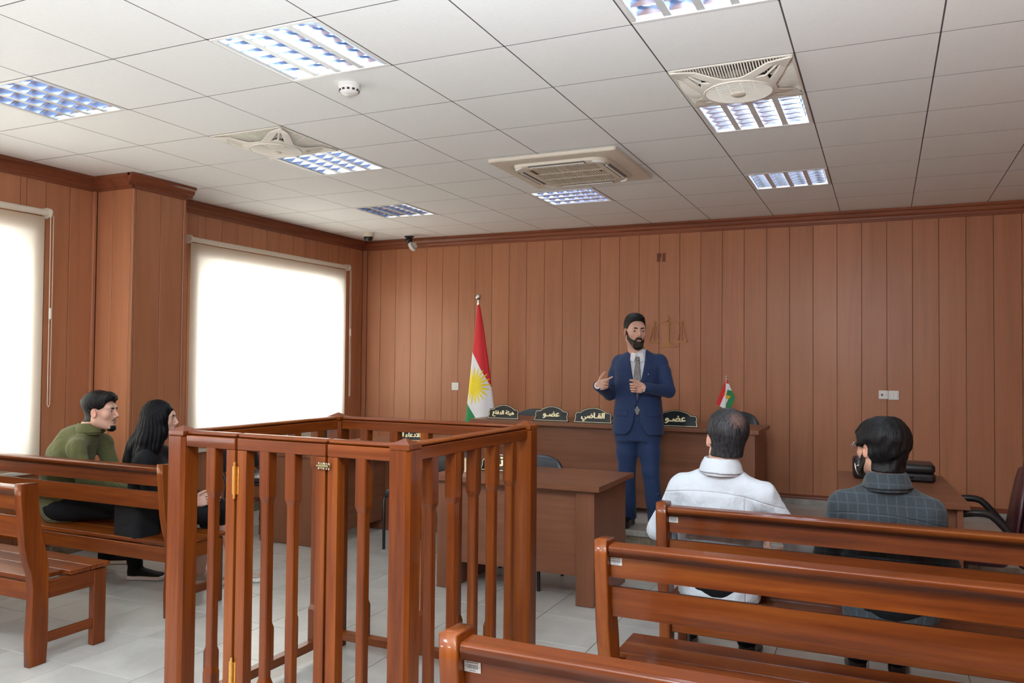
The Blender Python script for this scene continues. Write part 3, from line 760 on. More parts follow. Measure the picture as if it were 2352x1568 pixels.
for o in list(bpy.data.objects):
    if o.parent in (dk, gt) and o.type == 'MESH' and o.name.split('.')[0] in ('top_rail', 'handrail', 'bottom_rail', 'stile'): soft(o)
for z in (1.035, .26):
    h = MB(); h.tube([(.317, -.030, z - .065), (.317, -.030, z + .065)], .006, 10)
    for q in range(-2, 3): h.lathe([(0, -.004), (.0075, -.004), (.0075, .004), (0, .004)], 10, (.317, -.030, z + q * .026))
    for s_ in (-1, 1): h.lathe([(0, .008 * s_), (.006, .004 * s_), (.006, -.003 * s_)], 10, (.317, -.030, z + s_ * .068))
    h.box(.300, .316, -.0255, -.0240, z - .055, z + .055).box(.318, .334, -.0255, -.0240, z - .055, z + .055)
    h.build('hinge', 'brass', dk, 40)
l_ = MB().box(.735, .768, -.032, -.0235, 1.108, 1.134, .002).box(.771, .790, -.030, -.0235, 1.110, 1.132, .002).tube([(.730, -.033, 1.121), (.786, -.033, 1.121)], .0045, 8).build('latch', 'brass_old', dk, 40)
s4 = MB()
for x in (.739, .763, .776, .787):
    for z in (1.111, 1.131): s4.lathe([(0, -.035), (.003, -.034), (.0035, -.031)], 8, (x, 0, z), 'Y')
s4.build('screw_heads', 'chrome', l_)

# ------------------------------------------------------------------ desks
def desk(label, loc, rz, w, d, h, leg, inset, panel_z=.16, over=.03, name='desk'):
    """front edge along local x at y = 0, going back to y = d"""
    t = thing(name, label, 'desk', loc, rz)
    MB().box(-.0, w, 0, d, h - .033, h, .0015).box(.002, w - .002, .002, d - .002, h - .0345, h - .033).build('tabletop', 'deskX', t)
    for a in (over, w - over - leg): MB().box(a, a + leg, over, d - over, 0.003, h - .0345, .0012).build('end_panel', 'deskZ', t)
    MB().box(over + leg, w - over - leg, inset, inset + .018, panel_z, h - .0345, .001).build('modesty_panel', 'deskX', t)
    return t
desk('long brown judges desk on the platform behind the standing man', (-.832, 4.20, ZP), 0, 2.67, .72, .78, .12, .10, .05, .035)
desk('brown clerk desk on the floor between the dock and the standing man', (-.02, 2.05, 0), .0, 1.205, .76, .755, .12, .10, .17, .045)
desk('brown side desk glimpsed through the left part of the dock', (-1.215, 2.62, 0), PI / 2, .92, .80, .755, .03, .10, .10, .02)
desk('brown side desk with the prosecution nameplate, seen over the dock', (-1.215, 3.62, 0), PI / 2, 1.15, .70, .755, .03, .10, .08, .02)
wt = desk('small brown desk with the black bags, right of the men on the bench', (2.535, 2.37, 0), .055, .67, 1.22, .76, .03, .08, .10, .03)

# ------------------------------------------------------------------ chairs
def visitor_chair(label, loc, rz, group=None):
    """black padded chair on a tube frame; the sitter faces local -y"""
    t = thing('office_chair', label, 'chair', loc, rz, group)
    v = []; f = []; nx, nz = 12, 10
    def edge(u, w_): return 1 - .22 * max(0, (w_ - .55) / .45) ** 2.2
    for side in (0, 1):
        for j in range(nz + 1):
            w_ = j / nz
            for i in range(nx + 1):
                u = -1 + 2 * i / nx; x = .235 * u * edge(u, w_); z = .50 + .34 * w_ - .035 * (abs(u) ** 3) * (w_ > .5) * (w_ - .5) * 2
                y = .235 + .05 * w_ + .045 * (1 - u * u) * .8 + (.0 if side == 0 else .045) - (.018 if side == 0 else -.0) * (1 - abs(u) ** 4) * math.sin(PI * min(1, max(0, w_)))
                v.append((x, y, z))
    a = (nx + 1) * (nz + 1)
    for j in range(nz):
        for i in range(nx):
            q = j * (nx + 1) + i; f += [(q, q + 1, q + nx + 2, q + nx + 1), (a + q, a + q + nx + 1, a + q + nx + 2, a + q + 1)]
    rim = [i for i in range(nx + 1)] + [j * (nx + 1) + nx for j in range(1, nz + 1)] + [nz * (nx + 1) + i for i in range(nx - 1, -1, -1)] + [j * (nx + 1) for j in range(nz - 1, 0, -1)]
    for p, q in zip(rim, rim[1:] + rim[:1]): f.append((p, q, a + q, a + p))
    o = MB().add(v, f).build('backrest', 'black_leather', t, 70); md = o.modifiers.new('s', 'SUBSURF'); md.levels = md.render_levels = 1
    o = MB().box(-.235, .235, -.23, .235, .42, .485, .022).build('seat', 'black_leather', t, 70); md = o.modifiers.new('b', 'BEVEL'); md.width = .01; md.segments = 2
    for s_ in (-1, 1):
        MB().tube([(s_ * .245, -.20, .0), (s_ * .243, -.205, .40), (s_ * .24, -.19, .425), (s_ * .235, .20, .425)], .0125, 10).build('leg', 'black_plastic', t, 60)
        MB().tube([(s_ * .245, .24, .0), (s_ * .235, .20, .40), (s_ * .22, .27, .52), (s_ * .20, .31, .72)], .0125, 10).build('leg', 'black_plastic', t, 60)
    return t
GJ = 'black chairs behind the judges desk'
visitor_chair('black chair behind the judges desk, between the first two nameplates from the left', (-.53, 4.83, ZP), 0, GJ)
visitor_chair('black chair behind the judge nameplate, left of the standing man', (.10, 4.83, ZP), 0, GJ)
visitor_chair('black chair mostly hidden by the standing man, behind the right nameplate', (.80, 4.83, ZP), 0, GJ)
visitor_chair('black chair at the right end of the judges desk, behind the balding head', (1.47, 4.86, ZP), 0, GJ)
visitor_chair('black chair behind the clerk desk, its back just right of the dock', (.44, 2.50, 0), 0)
visitor_chair('black chair left of the clerk desk, glimpsed between the dock balusters', (-.62, 3.0, 0), -.2)
visitor_chair('black chair behind the near side desk by the window', (-2.36, 3.08, 0), PI / 2)
visitor_chair('black chair behind the far side desk, seen over the dock rail', (-2.22, 4.20, 0), PI / 2)

# burgundy armchair at the right edge
t = thing('office_armchair', 'burgundy leather armchair with black loop arms at the right picture edge', 'chair', (3.40, 2.86, 0), 0.0)
v = []; f = []; prof = [(-.27, .40), (-.285, .55), (-.27, .75), (-.225, .90), (-.14, .985), (0, 1.01), (.14, .985), (.225, .90), (.27, .75), (.285, .55), (.27, .40)]
me_ = MB().prism([(p[0], p[1]) for p in prof], .0, .09, 'X', bev=.02)
o = me_.build('backrest', 'burgundy', t, 70); o.location = (-.02, 0, 0); o.rotation_euler = (0, .16, 0); md = o.modifiers.new('b', 'BEVEL'); md.width = .02; md.segments = 3
mmc = MB().prism([(p[0] * .72, .5 + (p[1] - .5) * .82) for p in prof], -.012, .01, 'X', bev=.006)
o = mmc.build('back_cushion', 'burgundy', t, 70); o.location = (-.03, 0, .03); o.rotation_euler = (0, .16, 0)
o = MB().box(-.42, .02, -.26, .26, .38, .47, .03).build('seat', 'burgundy', t, 70); md = o.modifiers.new('b', 'BEVEL'); md.width = .02; md.segments = 3
for s_ in (-1, 1):
    y = s_ * .285; pts = []
    for q in range(13):
        a = q / 12; x = -.30 + .38 * a; z = .655 + .035 * math.sin(PI * min(1, a * 1.15)) - .15 * max(0, a - .55) ** 1.3 / .35
        pts.append((x, y, z))
    pts = [(-.22, y, .40), (-.30, y, .50), (-.325, y, .60)] + pts
    MB().tube(pts, [.012, .014, .018] + [.021] * 13, 10).build('armrest', 'black_plastic', t, 70)
for s_ in (-1, 1):
    y = s_ * .20
    MB().tube([(-.20, s_ * .05, .36), (-.20, s_ * .05, .14), (-.28, y, .10), (-.44, s_ * .27, .035)], .018, 8).build('base_arm', 'black_plastic', t, 60)
    MB().tube([(-.20, s_ * .05, .14), (-.10, y, .10), (.05, s_ * .27, .035)], .018, 8).build('base_arm', 'black_plastic', t, 60)
MB().lathe([(0, .06), (.028, .06), (.028, .38), (0, .38)], 14, (-.20, 0, 0)).build('column', 'black_plastic', t, 60)
for (x, y) in ((-.44, .27), (-.44, -.27), (.05, .27), (.05, -.27)): MB().lathe([(0, -.012), (.028, -.012), (.03, 0), (.028, .012), (0, .012)], 14, (x, y, .030), 'Y').build('castor', 'black_plastic', t, 40)

# ------------------------------------------------------------------ nameplates with lettering
def textmesh(s, size):
    c = bpy.data.curves.new('txt', 'FONT'); c.body = s[::-1]; c.size = size; c.extrude = .0006; c.align_x = 'CENTER'; c.resolution_u = 3
    o = bpy.data.objects.new('txt', c); COL.objects.link(o)
    me = bpy.data.meshes.new_from_object(o.evaluated_get(bpy.context.evaluated_depsgraph_get()))
    bpy.data.objects.remove(o); bpy.data.curves.remove(c)
    return [tuple(v.co) for v in me.vertices], [tuple(p.vertices) for p in me.polygons]
def plate_outline(w, h, k=1.0):
    hw = w / 2; P = [(-hw, 0), (-hw + .012, .35 * h), (-hw + .006, .45 * h), (-hw + .018, .70 * h), (-hw + .055 * w / .34, .70 * h)]
    arc = []
    for cx_, r_, z_ in ((-.20, .16, .70), (0, .14, .84), (.20, .16, .70)): pass
    def bez(a, c, b, n=5): return [((1 - t) ** 2 * a[0] + 2 * t * (1 - t) * c[0] + t * t * b[0], (1 - t) ** 2 * a[1] + 2 * t * (1 - t) * c[1] + t * t * b[1]) for t in [i / n for i in range(1, n + 1)]]
    s0 = P[-1]; s1 = (-.075 * w / .34, .88 * h); s2 = (.075 * w / .34, .88 * h); s3 = (hw - .055 * w / .34, .70 * h)
    top = bez(s0, (s0[0] + .04, .93 * h), s1) + bez(s1, (0, 1.12 * h), s2, 8) + bez(s2, (s3[0] - .04, .93 * h), s3)
    return P + top + [(hw - .018, .70 * h), (hw - .006, .45 * h), (hw - .012, .35 * h), (hw, 0)]
def nameplate(label, text, loc, w, h, size, rz=0.0, group='black nameplates'):
    t = thing('nameplate', label, 'nameplate', loc, rz, group)
    tilt = Matrix.Rotation(-.25, 4, 'X')
    out = plate_outline(w, h); MB().prism(out, 0, .006, 'Y', M4=tilt, bev=.001).build('plate', 'sign_black', t)
    MB().box(-w / 2 + .01, w / 2 - .01, 0, .06, 0, .005, .001).prism([(.058, .0), (.062, 0), (.034, h * .6), (.029, h * .6)], -w / 2 + .03, w / 2 - .03, 'X').build('stand', 'sign_black', t)
    n_ = len(out); cx_, cz_ = 0, h * .42
    def inset(p, d):
        P = [Vector(q) for q in out]; r_ = []
        ar = sum(P[i].x * P[(i + 1) % n_].y - P[(i + 1) % n_].x * P[i].y for i in range(n_)); sg = 1 if ar > 0 else -1
        for i in range(n_):
            d1 = (P[i] - P[i - 1]).normalized(); d2 = (P[(i + 1) % n_] - P[i]).normalized()
            nn = Vector((-d1.y, d1.x)) * sg + Vector((-d2.y, d2.x)) * sg; nn = nn / max(nn.length_squared, .4) * 2; r_.append(P[i] + nn * d)
        return r_
    a, b = inset(out, .0065), inset(out, .0100)
    v = [(p.x, -.0012, p.y) for p in a] + [(p.x, -.0012, p.y) for p in b]
    v = [tuple(tilt @ Vector(p)) for p in v]
    MB().add(v, [(i, (i + 1) % n_, n_ + (i + 1) % n_, n_ + i) for i in range(n_)]).build('gold_border', 'sign_gold', t)
    tv, tf = textmesh(text, size); mm = tilt @ Matrix.Translation((0, -.0015, h * .32)) @ Matrix.Rotation(PI / 2, 4, 'X')
    mb = MB()
    for dx, dz in ((-.0050, 0), (.0050, 0), (-.0025, .0022), (.0025, -.0022), (0, 0)):
        mb.add([tuple(mm @ Vector((p[0] + dx * size / .09, p[1] + dz * size / .09, p[2] + (dx + dz * 2) * .02))) for p in tv], tf)
    mb.build('lettering', 'sign_gold', t)
    return t
zt = ZP + .781
nameplate('black nameplate lettered for the defence, leftmost on the judges desk', '\uFEEB\uFEF4\uFE8C\uFE94 \uFE8D\uFEDF\uFEAA\uFED3\uFE8E\uFEC9', (-.540, 4.32, zt), .335, .142, .052)
nameplate('black nameplate lettered for a panel member, second from the left', '\uFECB\uFEC0\u0640\uFEEE', (-.040, 4.30, zt), .350, .145, .076)
nameplate('black nameplate lettered for the judge, left of the standing man', '\uFE8D\uFEDF\uFED8\u0640\uFE8E\uFEBF\uFEF2', (.375, 4.28, zt), .370, .145, .070)
nameplate('black nameplate lettered for a panel member, right of the standing man', '\uFECB\uFEC0\u0640\uFEEE', (1.130, 4.26, zt), .400, .150, .082)
nameplate('black nameplate lettered for the clerk, glimpsed between the dock balusters', '\uFEDB\uFE8E\uFE97\uFE90', (.335, 2.40, .756), .30, .125, .10)
nameplate('black nameplate lettered for the prosecution, on the far side desk', '\uFE8D\uFEFB\uFEA9\uFECB\uFE8E\uFE80 \uFE8D\uFEDF\uFECC\uFE8E\uFEE1', (-1.37, 3.93, .756), .34, .125, .062, .18)
# cream card box on the clerk desk
t = thing('card_box', 'small cream card box at the left end of the clerk desk', 'box', (.135, 2.30, .756), .1)
MB().box(-.05, .05, -.035, .035, 0, .085, .002).build('body', 'card', t); MB().box(-.052, .052, -.037, .037, .070, .090, .002).build('lid', 'card', t)

# ------------------------------------------------------------------ flags
def flag_material(name, cx_, cz_, zfun, r_in, r_out, xs=1.0):
    m = mat(name, (1, 1, 1), .62); n = N(m); o = n.obj(); sp = n.add('ShaderNodeSeparateXYZ'); n.link(o, sp.inputs[0])
    x, z = sp.outputs[0], sp.outputs[2]
    # the stripes run diagonally down the draped cloth
    (a1, b1), (a2, b2) = zfun
    f1 = n.math('GREATER_THAN', z, n.math('ADD', n.math('MULTIPLY', x, a1), b1))
    f2 = n.math('LESS_THAN', z, n.math('ADD', n.math('MULTIPLY', x, a2), b2))
    c = n.mix(f1, (.82, .83, .86), (.66, .012, .022)); c = n.mix(f2, c, (.012, .25, .075))
    dx = n.math('MULTIPLY', n.math('SUBTRACT', x, cx_), xs); dz = n.math('SUBTRACT', z, cz_)
    r = n.math('SQRT', n.math('ADD', n.math('MULTIPLY', dx, dx), n.math('MULTIPLY', dz, dz)))
    an = n.math('ARCTAN2', dz, dx)
    saw = n.math('ABSOLUTE', n.math('SUBTRACT', n.math('FRACT', n.math('ADD', n.math('MULTIPLY', an, 21 / (2 * PI)), 10.25)), .5))
    lim = n.math('ADD', r_in, n.math('MULTIPLY', n.math('SUBTRACT', 1.0, n.math('MULTIPLY', saw, 2.0)), r_out - r_in))
    c = n.mix(n.math('LESS_THAN', r, lim), c, (.90, .72, .02))
    n.link(c, n.b.inputs['Base Color']); n.b.inputs['Sheen Weight'].default_value = .2
    return m
t = thing('standing_flag', 'tall red white and green flag with yellow sun draped on a pole', 'flag', (-1.160, 5.0, 0))
MB().tube([(0, 0, .0), (.0, 0, 2.16)], .012, 12).build('pole', 'chrome', t, 60)
MB().lathe([(0, -.034)] + [(.034 * math.cos(a * PI / 10), .034 * math.sin(a * PI / 10)) for a in range(-4, 6)], 20, (0, 0, 2.205)).lathe([(.010, 2.10), (.016, 2.13), (.010, 2.15), (.016, 2.165), (.010, 2.175)], 14).build('finial', 'chrome', t, 60)
MB().lathe([(0, 0), (.16, 0), (.16, .02), (.10, .035), (.02, .06), (.02, .12), (0, .12)], 28).build('base', 'chrome', t, 40)
fm = flag_material('draped_flag_print', -.012, 1.262, ((-1.75, 1.537), (-1.46, .945)), .082, .205, 1.16)
v = []; f = []; na, nz = 48, 60
for j in range(nz + 1):
    z = 2.125 - 1.60 * j / nz; q = j / nz
    hl = .010 + .175 * min(1, (q * 1.15)) ** .92; hr = .018 + .26 * min(1, q * 1.15) ** .86
    for i in range(na):
        th = 2 * PI * i / na; c_, s_ = math.cos(th), math.sin(th)
        hw = hr if c_ > 0 else hl
        fold = .010 * q * math.sin(3 * th + 2.2 * q) + .012 * q * math.sin(5 * th + .6)
        v.append((c_ * (hw * .80 + fold) + .0 * q, s_ * (.014 + .085 * q + fold), z))
for j in range(nz):
    for i in range(na): f.append((j * na + i, j * na + (i + 1) % na, (j + 1) * na + (i + 1) % na, (j + 1) * na + i))
f.append(tuple(range(na)))
o = MB().add(v, f).build('cloth', fm, t, 80)
# small table flag at the right end of the judges desk
t = thing('table_flag', 'small red white and green table flag behind the balding head', 'flag', (1.503, 4.62, zt))
MB().lathe([(0, 0), (.04, 0), (.042, .008), (.012, .014), (.006, .02)], 20).build('base', 'chrome', t, 50)
MB().tube([(-.012, 0, .015), (0, 0, .425)], .0032, 8).build('pole', 'white_metal', t, 60)
MB().lathe([(0, -.009), (.008, -.004), (.009, .002), (.006, .008), (0, .009)], 14, (0, 0, .433)).build('finial', 'steel', t, 60)
RED, WHT, GRN, YEL = mat('flag_red', (.62, .01, .02), .6), mat('flag_white', (.80, .82, .85), .6), mat('flag_green', (.012, .24, .075), .6), mat('flag_yellow', (.80, .52, .02), .6)
def zp(a, b): return ((a - 765) * .0638 / 258 * 1.0, (220 - b) * .0638 / 258 + .435)
fl_ = MB()
def quad(pts, mi, y): 
    p = [zp(*q) for q in pts]; n_ = len(p)
    fl_.add([(x, y(x, z), z) for x, z in p] + [(x, y(x, z) + .0012, z) for x, z in p], [tuple(range(n_)), tuple(range(n_, 2 * n_))[::-1]] + [(i, (i + 1) % n_, n_ + (i + 1) % n_, n_ + i) for i in range(n_)], mi)
yl = lambda x, z: .004 + abs(x) * .25; yr = lambda x, z: -.004 + abs(x) * .35; yr2 = lambda x, z: .006 + abs(x) * .25
quad([(745, 330), (380, 1200), (520, 1285), (700, 860), (722, 760)], 0, yl); quad([(700, 860), (520, 1285), (680, 1380), (735, 1230), (735, 960)], 1, yl)
quad([(722, 760), (695, 820), (700, 880), (690, 900), (715, 985), (745, 1000), (745, 740)], 3, lambda x, z: .002 + abs(x) * .2)
quad([(770, 300), (790, 330), (850, 475), (800, 470), (770, 470)], 0, yr); quad([(750, 470), (850, 475), (950, 722), (800, 692), (750, 880)], 1, yr)
quad([(800, 692), (950, 722), (1060, 955), (1000, 900), (800, 888)], 2, yr); quad([(750, 890), (890, 905), (930, 930), (880, 960), (890, 980), (845, 1000), (780, 1030), (755, 1020)], 3, yr2)
quad([(1062, 955), (1000, 910), (890, 905), (900, 985), (845, 1020), (755, 1210), (740, 1400), (870, 1400), (1010, 1130)], 2, yr2); quad([(755, 1030), (780, 1030), (835, 1010), (755, 1200)], 1, lambda x, z: .004)
fl_.build('cloth', [RED, WHT, GRN, YEL], t)

# ------------------------------------------------------------------ bags on the small desk
LE = speckle('grained_black_leather', [(.008, .008, .009), (.014, .013, .014), (.024, .02, .02)], 90, .38, .3)
def softbox(mb, x0, x1, y0, y1, z0, z1, r): 
    n_ = 6; pts = []
    for cx_, cy_, a0 in ((x1 - r, y1 - r, 0), (x0 + r, y1 - r, 90), (x0 + r, y0 + r, 180), (x1 - r, y0 + r, 270)):
        for q in range(n_): a = math.radians(a0 + 90 * q / (n_ - 1)); pts.append((cx_ + r * math.cos(a), cy_ + r * math.sin(a)))
    return mb.prism(pts, z0, z1, 'Z', bev=.012)
t = thing('briefcase', 'black leather briefcase lying on the small desk at the right', 'bag', (2.905, 3.32, .761), .02)
softbox(MB(), -.17, .17, -.12, .16, .0, .056, .03).build('body', LE, t, 50); softbox(MB(), -.168, .168, -.118, .158, .058, .112, .03).build('lid', LE, t, 50)
MB().box(-.15, .15, -.1235, -.119, .012, .040, .002).build('front_pocket', 'black_plastic', t)
MB().tube([(-.10, -.12, .030), (-.095, -.15, .026), (-.05, -.168, .022), (0, -.168, .024), (.03, -.15, .030), (.035, -.12, .034)], .006, 8).build('handle', 'black_plastic', t, 60)
MB().box(.075, .105, -.127, -.122, .018, .036, .002).build('clasp', mat('dark_metal', (.05, .05, .055), .3, .8), t)
MB().box(-.07, -.035, -.1255, -.123, .024, .029).build('badge', 'steel', t)
t = thing('shoulder_bag', 'small black bag left of the briefcase, behind the bearded profile', 'bag', (2.635, 3.30, .761), .1)
softbox(MB(), -.055, .095, -.10, .10, .0, .135, .035).build('body', LE, t, 50)
MB().tube([(-.05, -.10, .10), (-.045, -.118, .06), (-.03, -.112, .03)], .005, 8).tube([(-.04, -.106, .085), (-.02, -.112, .095), (.0, -.106, .085)], .004, 8).build('strap_ring', 'steel', t, 60)

for o in [o for o in bpy.data.objects if o.get('category') == 'chair' and abs(o.location.x - 1.47) < .01]: o.scale = (1.06, 1, 1.05)

# ------------------------------------------------------------------ people: implicit surfaces turned into one continuous mesh each
def A(*p): return np.array(p, dtype=np.float32)
def unit(v): v = np.asarray(v, dtype=np.float64); return v / np.linalg.norm(v)
class Field:
    """signed distance field on a grid with its own spacing per axis"""
    def __init__(s, lo, hi, step, fine=(), fstep=None):
        s.ax = []
        for k in range(3):
            xs = [lo[k]]
            while xs[-1] < hi[k]:
                x = xs[-1]; st = step
                for (a, b) in fine:
                    if a[k] - step < x < b[k]: st = fstep
                xs.append(x + st)
            s.ax.append(np.array(xs, dtype=np.float32))
        s.step = step; s.pad = 0.0; s.D = np.full([len(a) for a in s.ax], 9.0, dtype=np.float32)
    def sub(s, lo, hi, m):
        sl = []; m = m + s.pad
        for k in range(3):
            a, b = np.searchsorted(s.ax[k], [lo[k] - m, hi[k] + m]); sl.append(slice(max(0, a - 1), min(len(s.ax[k]), b + 1)))
        if any(q.stop - q.start < 1 for q in sl): return None, None
        X = np.meshgrid(s.ax[0][sl[0]], s.ax[1][sl[1]], s.ax[2][sl[2]], indexing='ij', sparse=True)
        return tuple(sl), X
    def put(s, sl, d, k=0.0, op='+'):
        a = s.D[sl]
        if op == '+':
            if k > 0: h = np.clip(.5 + .5 * (a - d) / k, 0, 1); s.D[sl] = a * (1 - h) + d * h - k * h * (1 - h)
            else: s.D[sl] = np.minimum(a, d)
        elif op == '-':
            if k > 0: h = np.clip(.5 - .5 * (a + d) / k, 0, 1); s.D[sl] = a * (1 - h) - d * h + k * h * (1 - h)
            else: s.D[sl] = np.maximum(a, -d)
    def cone(s, a, b, ra, rb, k=.02, op='+', flat=None):
        a, b = np.asarray(a, float), np.asarray(b, float); r = max(ra, rb)
        lo, hi = np.minimum(a, b) - r, np.maximum(a, b) + r
        sl, X = s.sub(lo, hi, k + 2.5 * s.step)
        if sl is None: return s
        ba = b - a; L2 = max(float(ba @ ba), 1e-9); P = [X[i] - a[i] for i in range(3)]
        t = np.clip((P[0] * ba[0] + P[1] * ba[1] + P[2] * ba[2]) / L2, 0, 1)
        d = np.sqrt(sum((P[i] - ba[i] * t) ** 2 for i in range(3))) - (ra + (rb - ra) * t)
        s.put(sl, d.astype(np.float32), k, op); return s
    def chain(s, pts, rs, k=.02):
        for i in range(len(pts) - 1): s.cone(pts[i], pts[i + 1], rs[i], rs[i + 1], k)
        return s
    def ell(s, M4, c, r, k=.02, op='+', rot=None):
        """ellipsoid at local c with radii r in the frame M4 (3x4: rotation, origin)"""
        Rm, o = M4; Rl = Rm if rot is None else Rm @ rot
        w_ = o + Rm @ np.asarray(c, float); R_ = max(r)
        ext = np.sqrt(((Rl * np.asarray(r)[None, :]) ** 2).sum(1))
        sl, X = s.sub(w_ - ext, w_ + ext, k + 2.5 * s.step)
        if sl is None: return s
        P = [X[i] - w_[i] for i in range(3)]
        q = [sum(P[i] * Rl[i, j] for i in range(3)) for j in range(3)]
        k0 = np.sqrt(sum((q[j] / r[j]) ** 2 for j in range(3))); k1 = np.sqrt(sum((q[j] / r[j] ** 2) ** 2 for j in range(3))) + 1e-6
        s.put(sl, (k0 * (k0 - 1) / k1).astype(np.float32), k, op); return s
    def box(s, M4, c, h, rad=.005, k=.01, op='+', rot=None):
        Rm, o = M4; Rl = Rm if rot is None else Rm @ rot
        w_ = o + Rm @ np.asarray(c, float); ext = np.abs(Rl) @ np.asarray(h, float)
        sl, X = s.sub(w_ - ext, w_ + ext, k + 2.5 * s.step)
        if sl is None: return s
        P = [X[i] - w_[i] for i in range(3)]
        q = [np.abs(sum(P[i] * Rl[i, j] for i in range(3))) - (h[j] - rad) for j in range(3)]
        out = np.sqrt(sum(np.maximum(x, 0) ** 2 for x in q)); ins = np.minimum(np.maximum(np.maximum(q[0], q[1]), q[2]), 0)
        s.put(sl, (out + ins - rad).astype(np.float32), k, op); return s
    def loft(s, M4, zs, a, b, cx=None, cy=None, e=2.3, k=.02, op='+'):
        """stack of super-ellipses along local z"""
        Rm, o = M4; zs = np.asarray(zs, float); cx = np.zeros(len(zs)) if cx is None else np.asarray(cx, float); cy = np.zeros(len(zs)) if cy is None else np.asarray(cy, float)
        pts = np.array([o + Rm @ np.array([cx[i] + u * a[i], cy[i] + v * b[i], zs[i]]) for i in range(len(zs)) for u in (-1, 1) for v in (-1, 1)])
        sl, X = s.sub(pts.min(0), pts.max(0), k + 2.5 * s.step)
        if sl is None: return s
        P = [X[i] - o[i] for i in range(3)]
        q = [sum(P[i] * Rm[i, j] for i in range(3)) for j in range(3)]
        zc = np.clip(q[2], zs[0], zs[-1]); aa, bb = np.interp(zc, zs, a), np.interp(zc, zs, b)
        x, y = q[0] - np.interp(zc, zs, cx), q[1] - np.interp(zc, zs, cy)
        rr = (np.abs(x / aa) ** e + np.abs(y / bb) ** e + 1e-9) ** (1 / e)
        d = (rr - 1) * np.minimum(aa, bb) * .9; dz = np.maximum(zs[0] - q[2], q[2] - zs[-1])
        d = np.where(dz > 0, np.sqrt(np.maximum(d, 0) ** 2 + dz ** 2) + np.minimum(d, 0) * 0, np.maximum(d, dz * 1.0))
        s.put(sl, d.astype(np.float32), k, op); return s
    def grid(s): return np.meshgrid(*s.ax, indexing='ij', sparse=True)
    def cut(s, n, p):
        """keep the side towards which n points"""
        X = s.grid(); n = unit(n); d = -sum((X[i] - p[i]) * n[i] for i in range(3)); s.D = np.maximum(s.D, d.astype(np.float32)); return s
    def wrinkle(s, amp, freq, seed=0, dirs=None, n=5):
        rs = np.random.RandomState(seed); X = s.grid(); t = 0
        for i in range(n):
            d = unit(rs.normal(size=3)) if dirs is None else unit(np.asarray(dirs[i % len(dirs)]) + .35 * rs.normal(size=3))
            fr = freq * rs.uniform(.6, 1.6); ph = rs.uniform(0, 6.28); d2 = unit(rs.normal(size=3)) * freq * .35
            w_ = sum(X[k] * d2[k] for k in range(3)) + rs.uniform(0, 6)
            t = t + np.sin(sum(X[k] * (d[k] * fr) for k in range(3)) + 1.6 * np.sin(w_) + ph)
        s.D = s.D + (amp * t / n).astype(np.float32); return s
    def mesh(s, name, color=None):
        D = s.D; nx, ny, nz = D.shape; S = D < 0
        c = np.zeros((nx - 1, ny - 1, nz - 1), dtype=np.uint8)
        for i in (0, 1):
            for j in (0, 1):
                for k in (0, 1): c += S[i:nx - 1 + i, j:ny - 1 + j, k:nz - 1 + k]
        act = (c > 0) & (c < 8); I = np.argwhere(act); idx = np.full(act.shape, -1, dtype=np.int32); idx[act] = np.arange(len(I))
        acc = np.zeros((len(I), 3)); cnt = np.zeros(len(I))
        for axis in range(3):
            o1, o2 = [a for a in range(3) if a != axis]
            for u in (0, 1):
                for v in (0, 1):
                    off = [0, 0, 0]; off[o1] = u; off[o2] = v; p = I + off; q = p.copy(); q[:, axis] += 1
                    dp, dq = D[p[:, 0], p[:, 1], p[:, 2]], D[q[:, 0], q[:, 1], q[:, 2]]; m_ = (dp < 0) != (dq < 0)
                    t = np.where(m_, dp / np.where(m_, dp - dq, 1), 0)
                    pos = np.stack([s.ax[k][p[:, k]] for k in range(3)], 1).astype(float); x1 = s.ax[axis][q[:, axis]]
                    pos[:, axis] += t * (x1 - s.ax[axis][p[:, axis]]); acc[m_] += pos[m_]; cnt[m_] += 1
        V = acc / cnt[:, None]; F = []
        for axis in range(3):
            o1, o2 = [(1, 2), (2, 0), (0, 1)][axis]
            sa = [slice(None)] * 3; sb = [slice(None)] * 3; sa[axis] = slice(0, -1); sb[axis] = slice(1, None)
            E = S[tuple(sa)] != S[tuple(sb)]
            p = np.argwhere(E); p = p[(p[:, o1] > 0) & (p[:, o2] > 0) & (p[:, o1] < D.shape[o1] - 1) & (p[:, o2] < D.shape[o2] - 1)]
            def g(a, b): q = p.copy(); q[:, o1] -= a; q[:, o2] -= b; return idx[q[:, 0], q[:, 1], q[:, 2]]
            quad_ = np.stack([g(1, 1), g(0, 1), g(0, 0), g(1, 0)], 1); fl__ = ~S[p[:, 0], p[:, 1], p[:, 2]]
            quad_[fl__] = quad_[fl__][:, ::-1]; F.append(quad_)
        F = np.concatenate(F); F = F[(F >= 0).all(1)]
        me = bpy.data.meshes.new(name); me.vertices.add(len(V)); me.vertices.foreach_set('co', V.astype(np.float32).ravel())
        me.loops.add(len(F) * 4); me.loops.foreach_set('vertex_index', F.astype(np.int32).ravel())
        me.polygons.add(len(F)); me.polygons.foreach_set('loop_start', np.arange(0, len(F) * 4, 4, dtype=np.int32))
        me.polygons.foreach_set('use_smooth', np.ones(len(F), dtype=bool)); me.update(); me.validate()
        if color is not None:
            ca = me.color_attributes.new('Col', 'FLOAT_COLOR', 'POINT'); col_ = np.ones((len(V), 4), dtype=np.float32); col_[:, :3] = color(V); ca.data.foreach_set('color', col_.ravel())
        return me
    def build(s, name, m, parent, color=None):
        me = s.mesh(name, color); me.materials.append(M[m] if isinstance(m, str) else m); return link(name, me, parent)

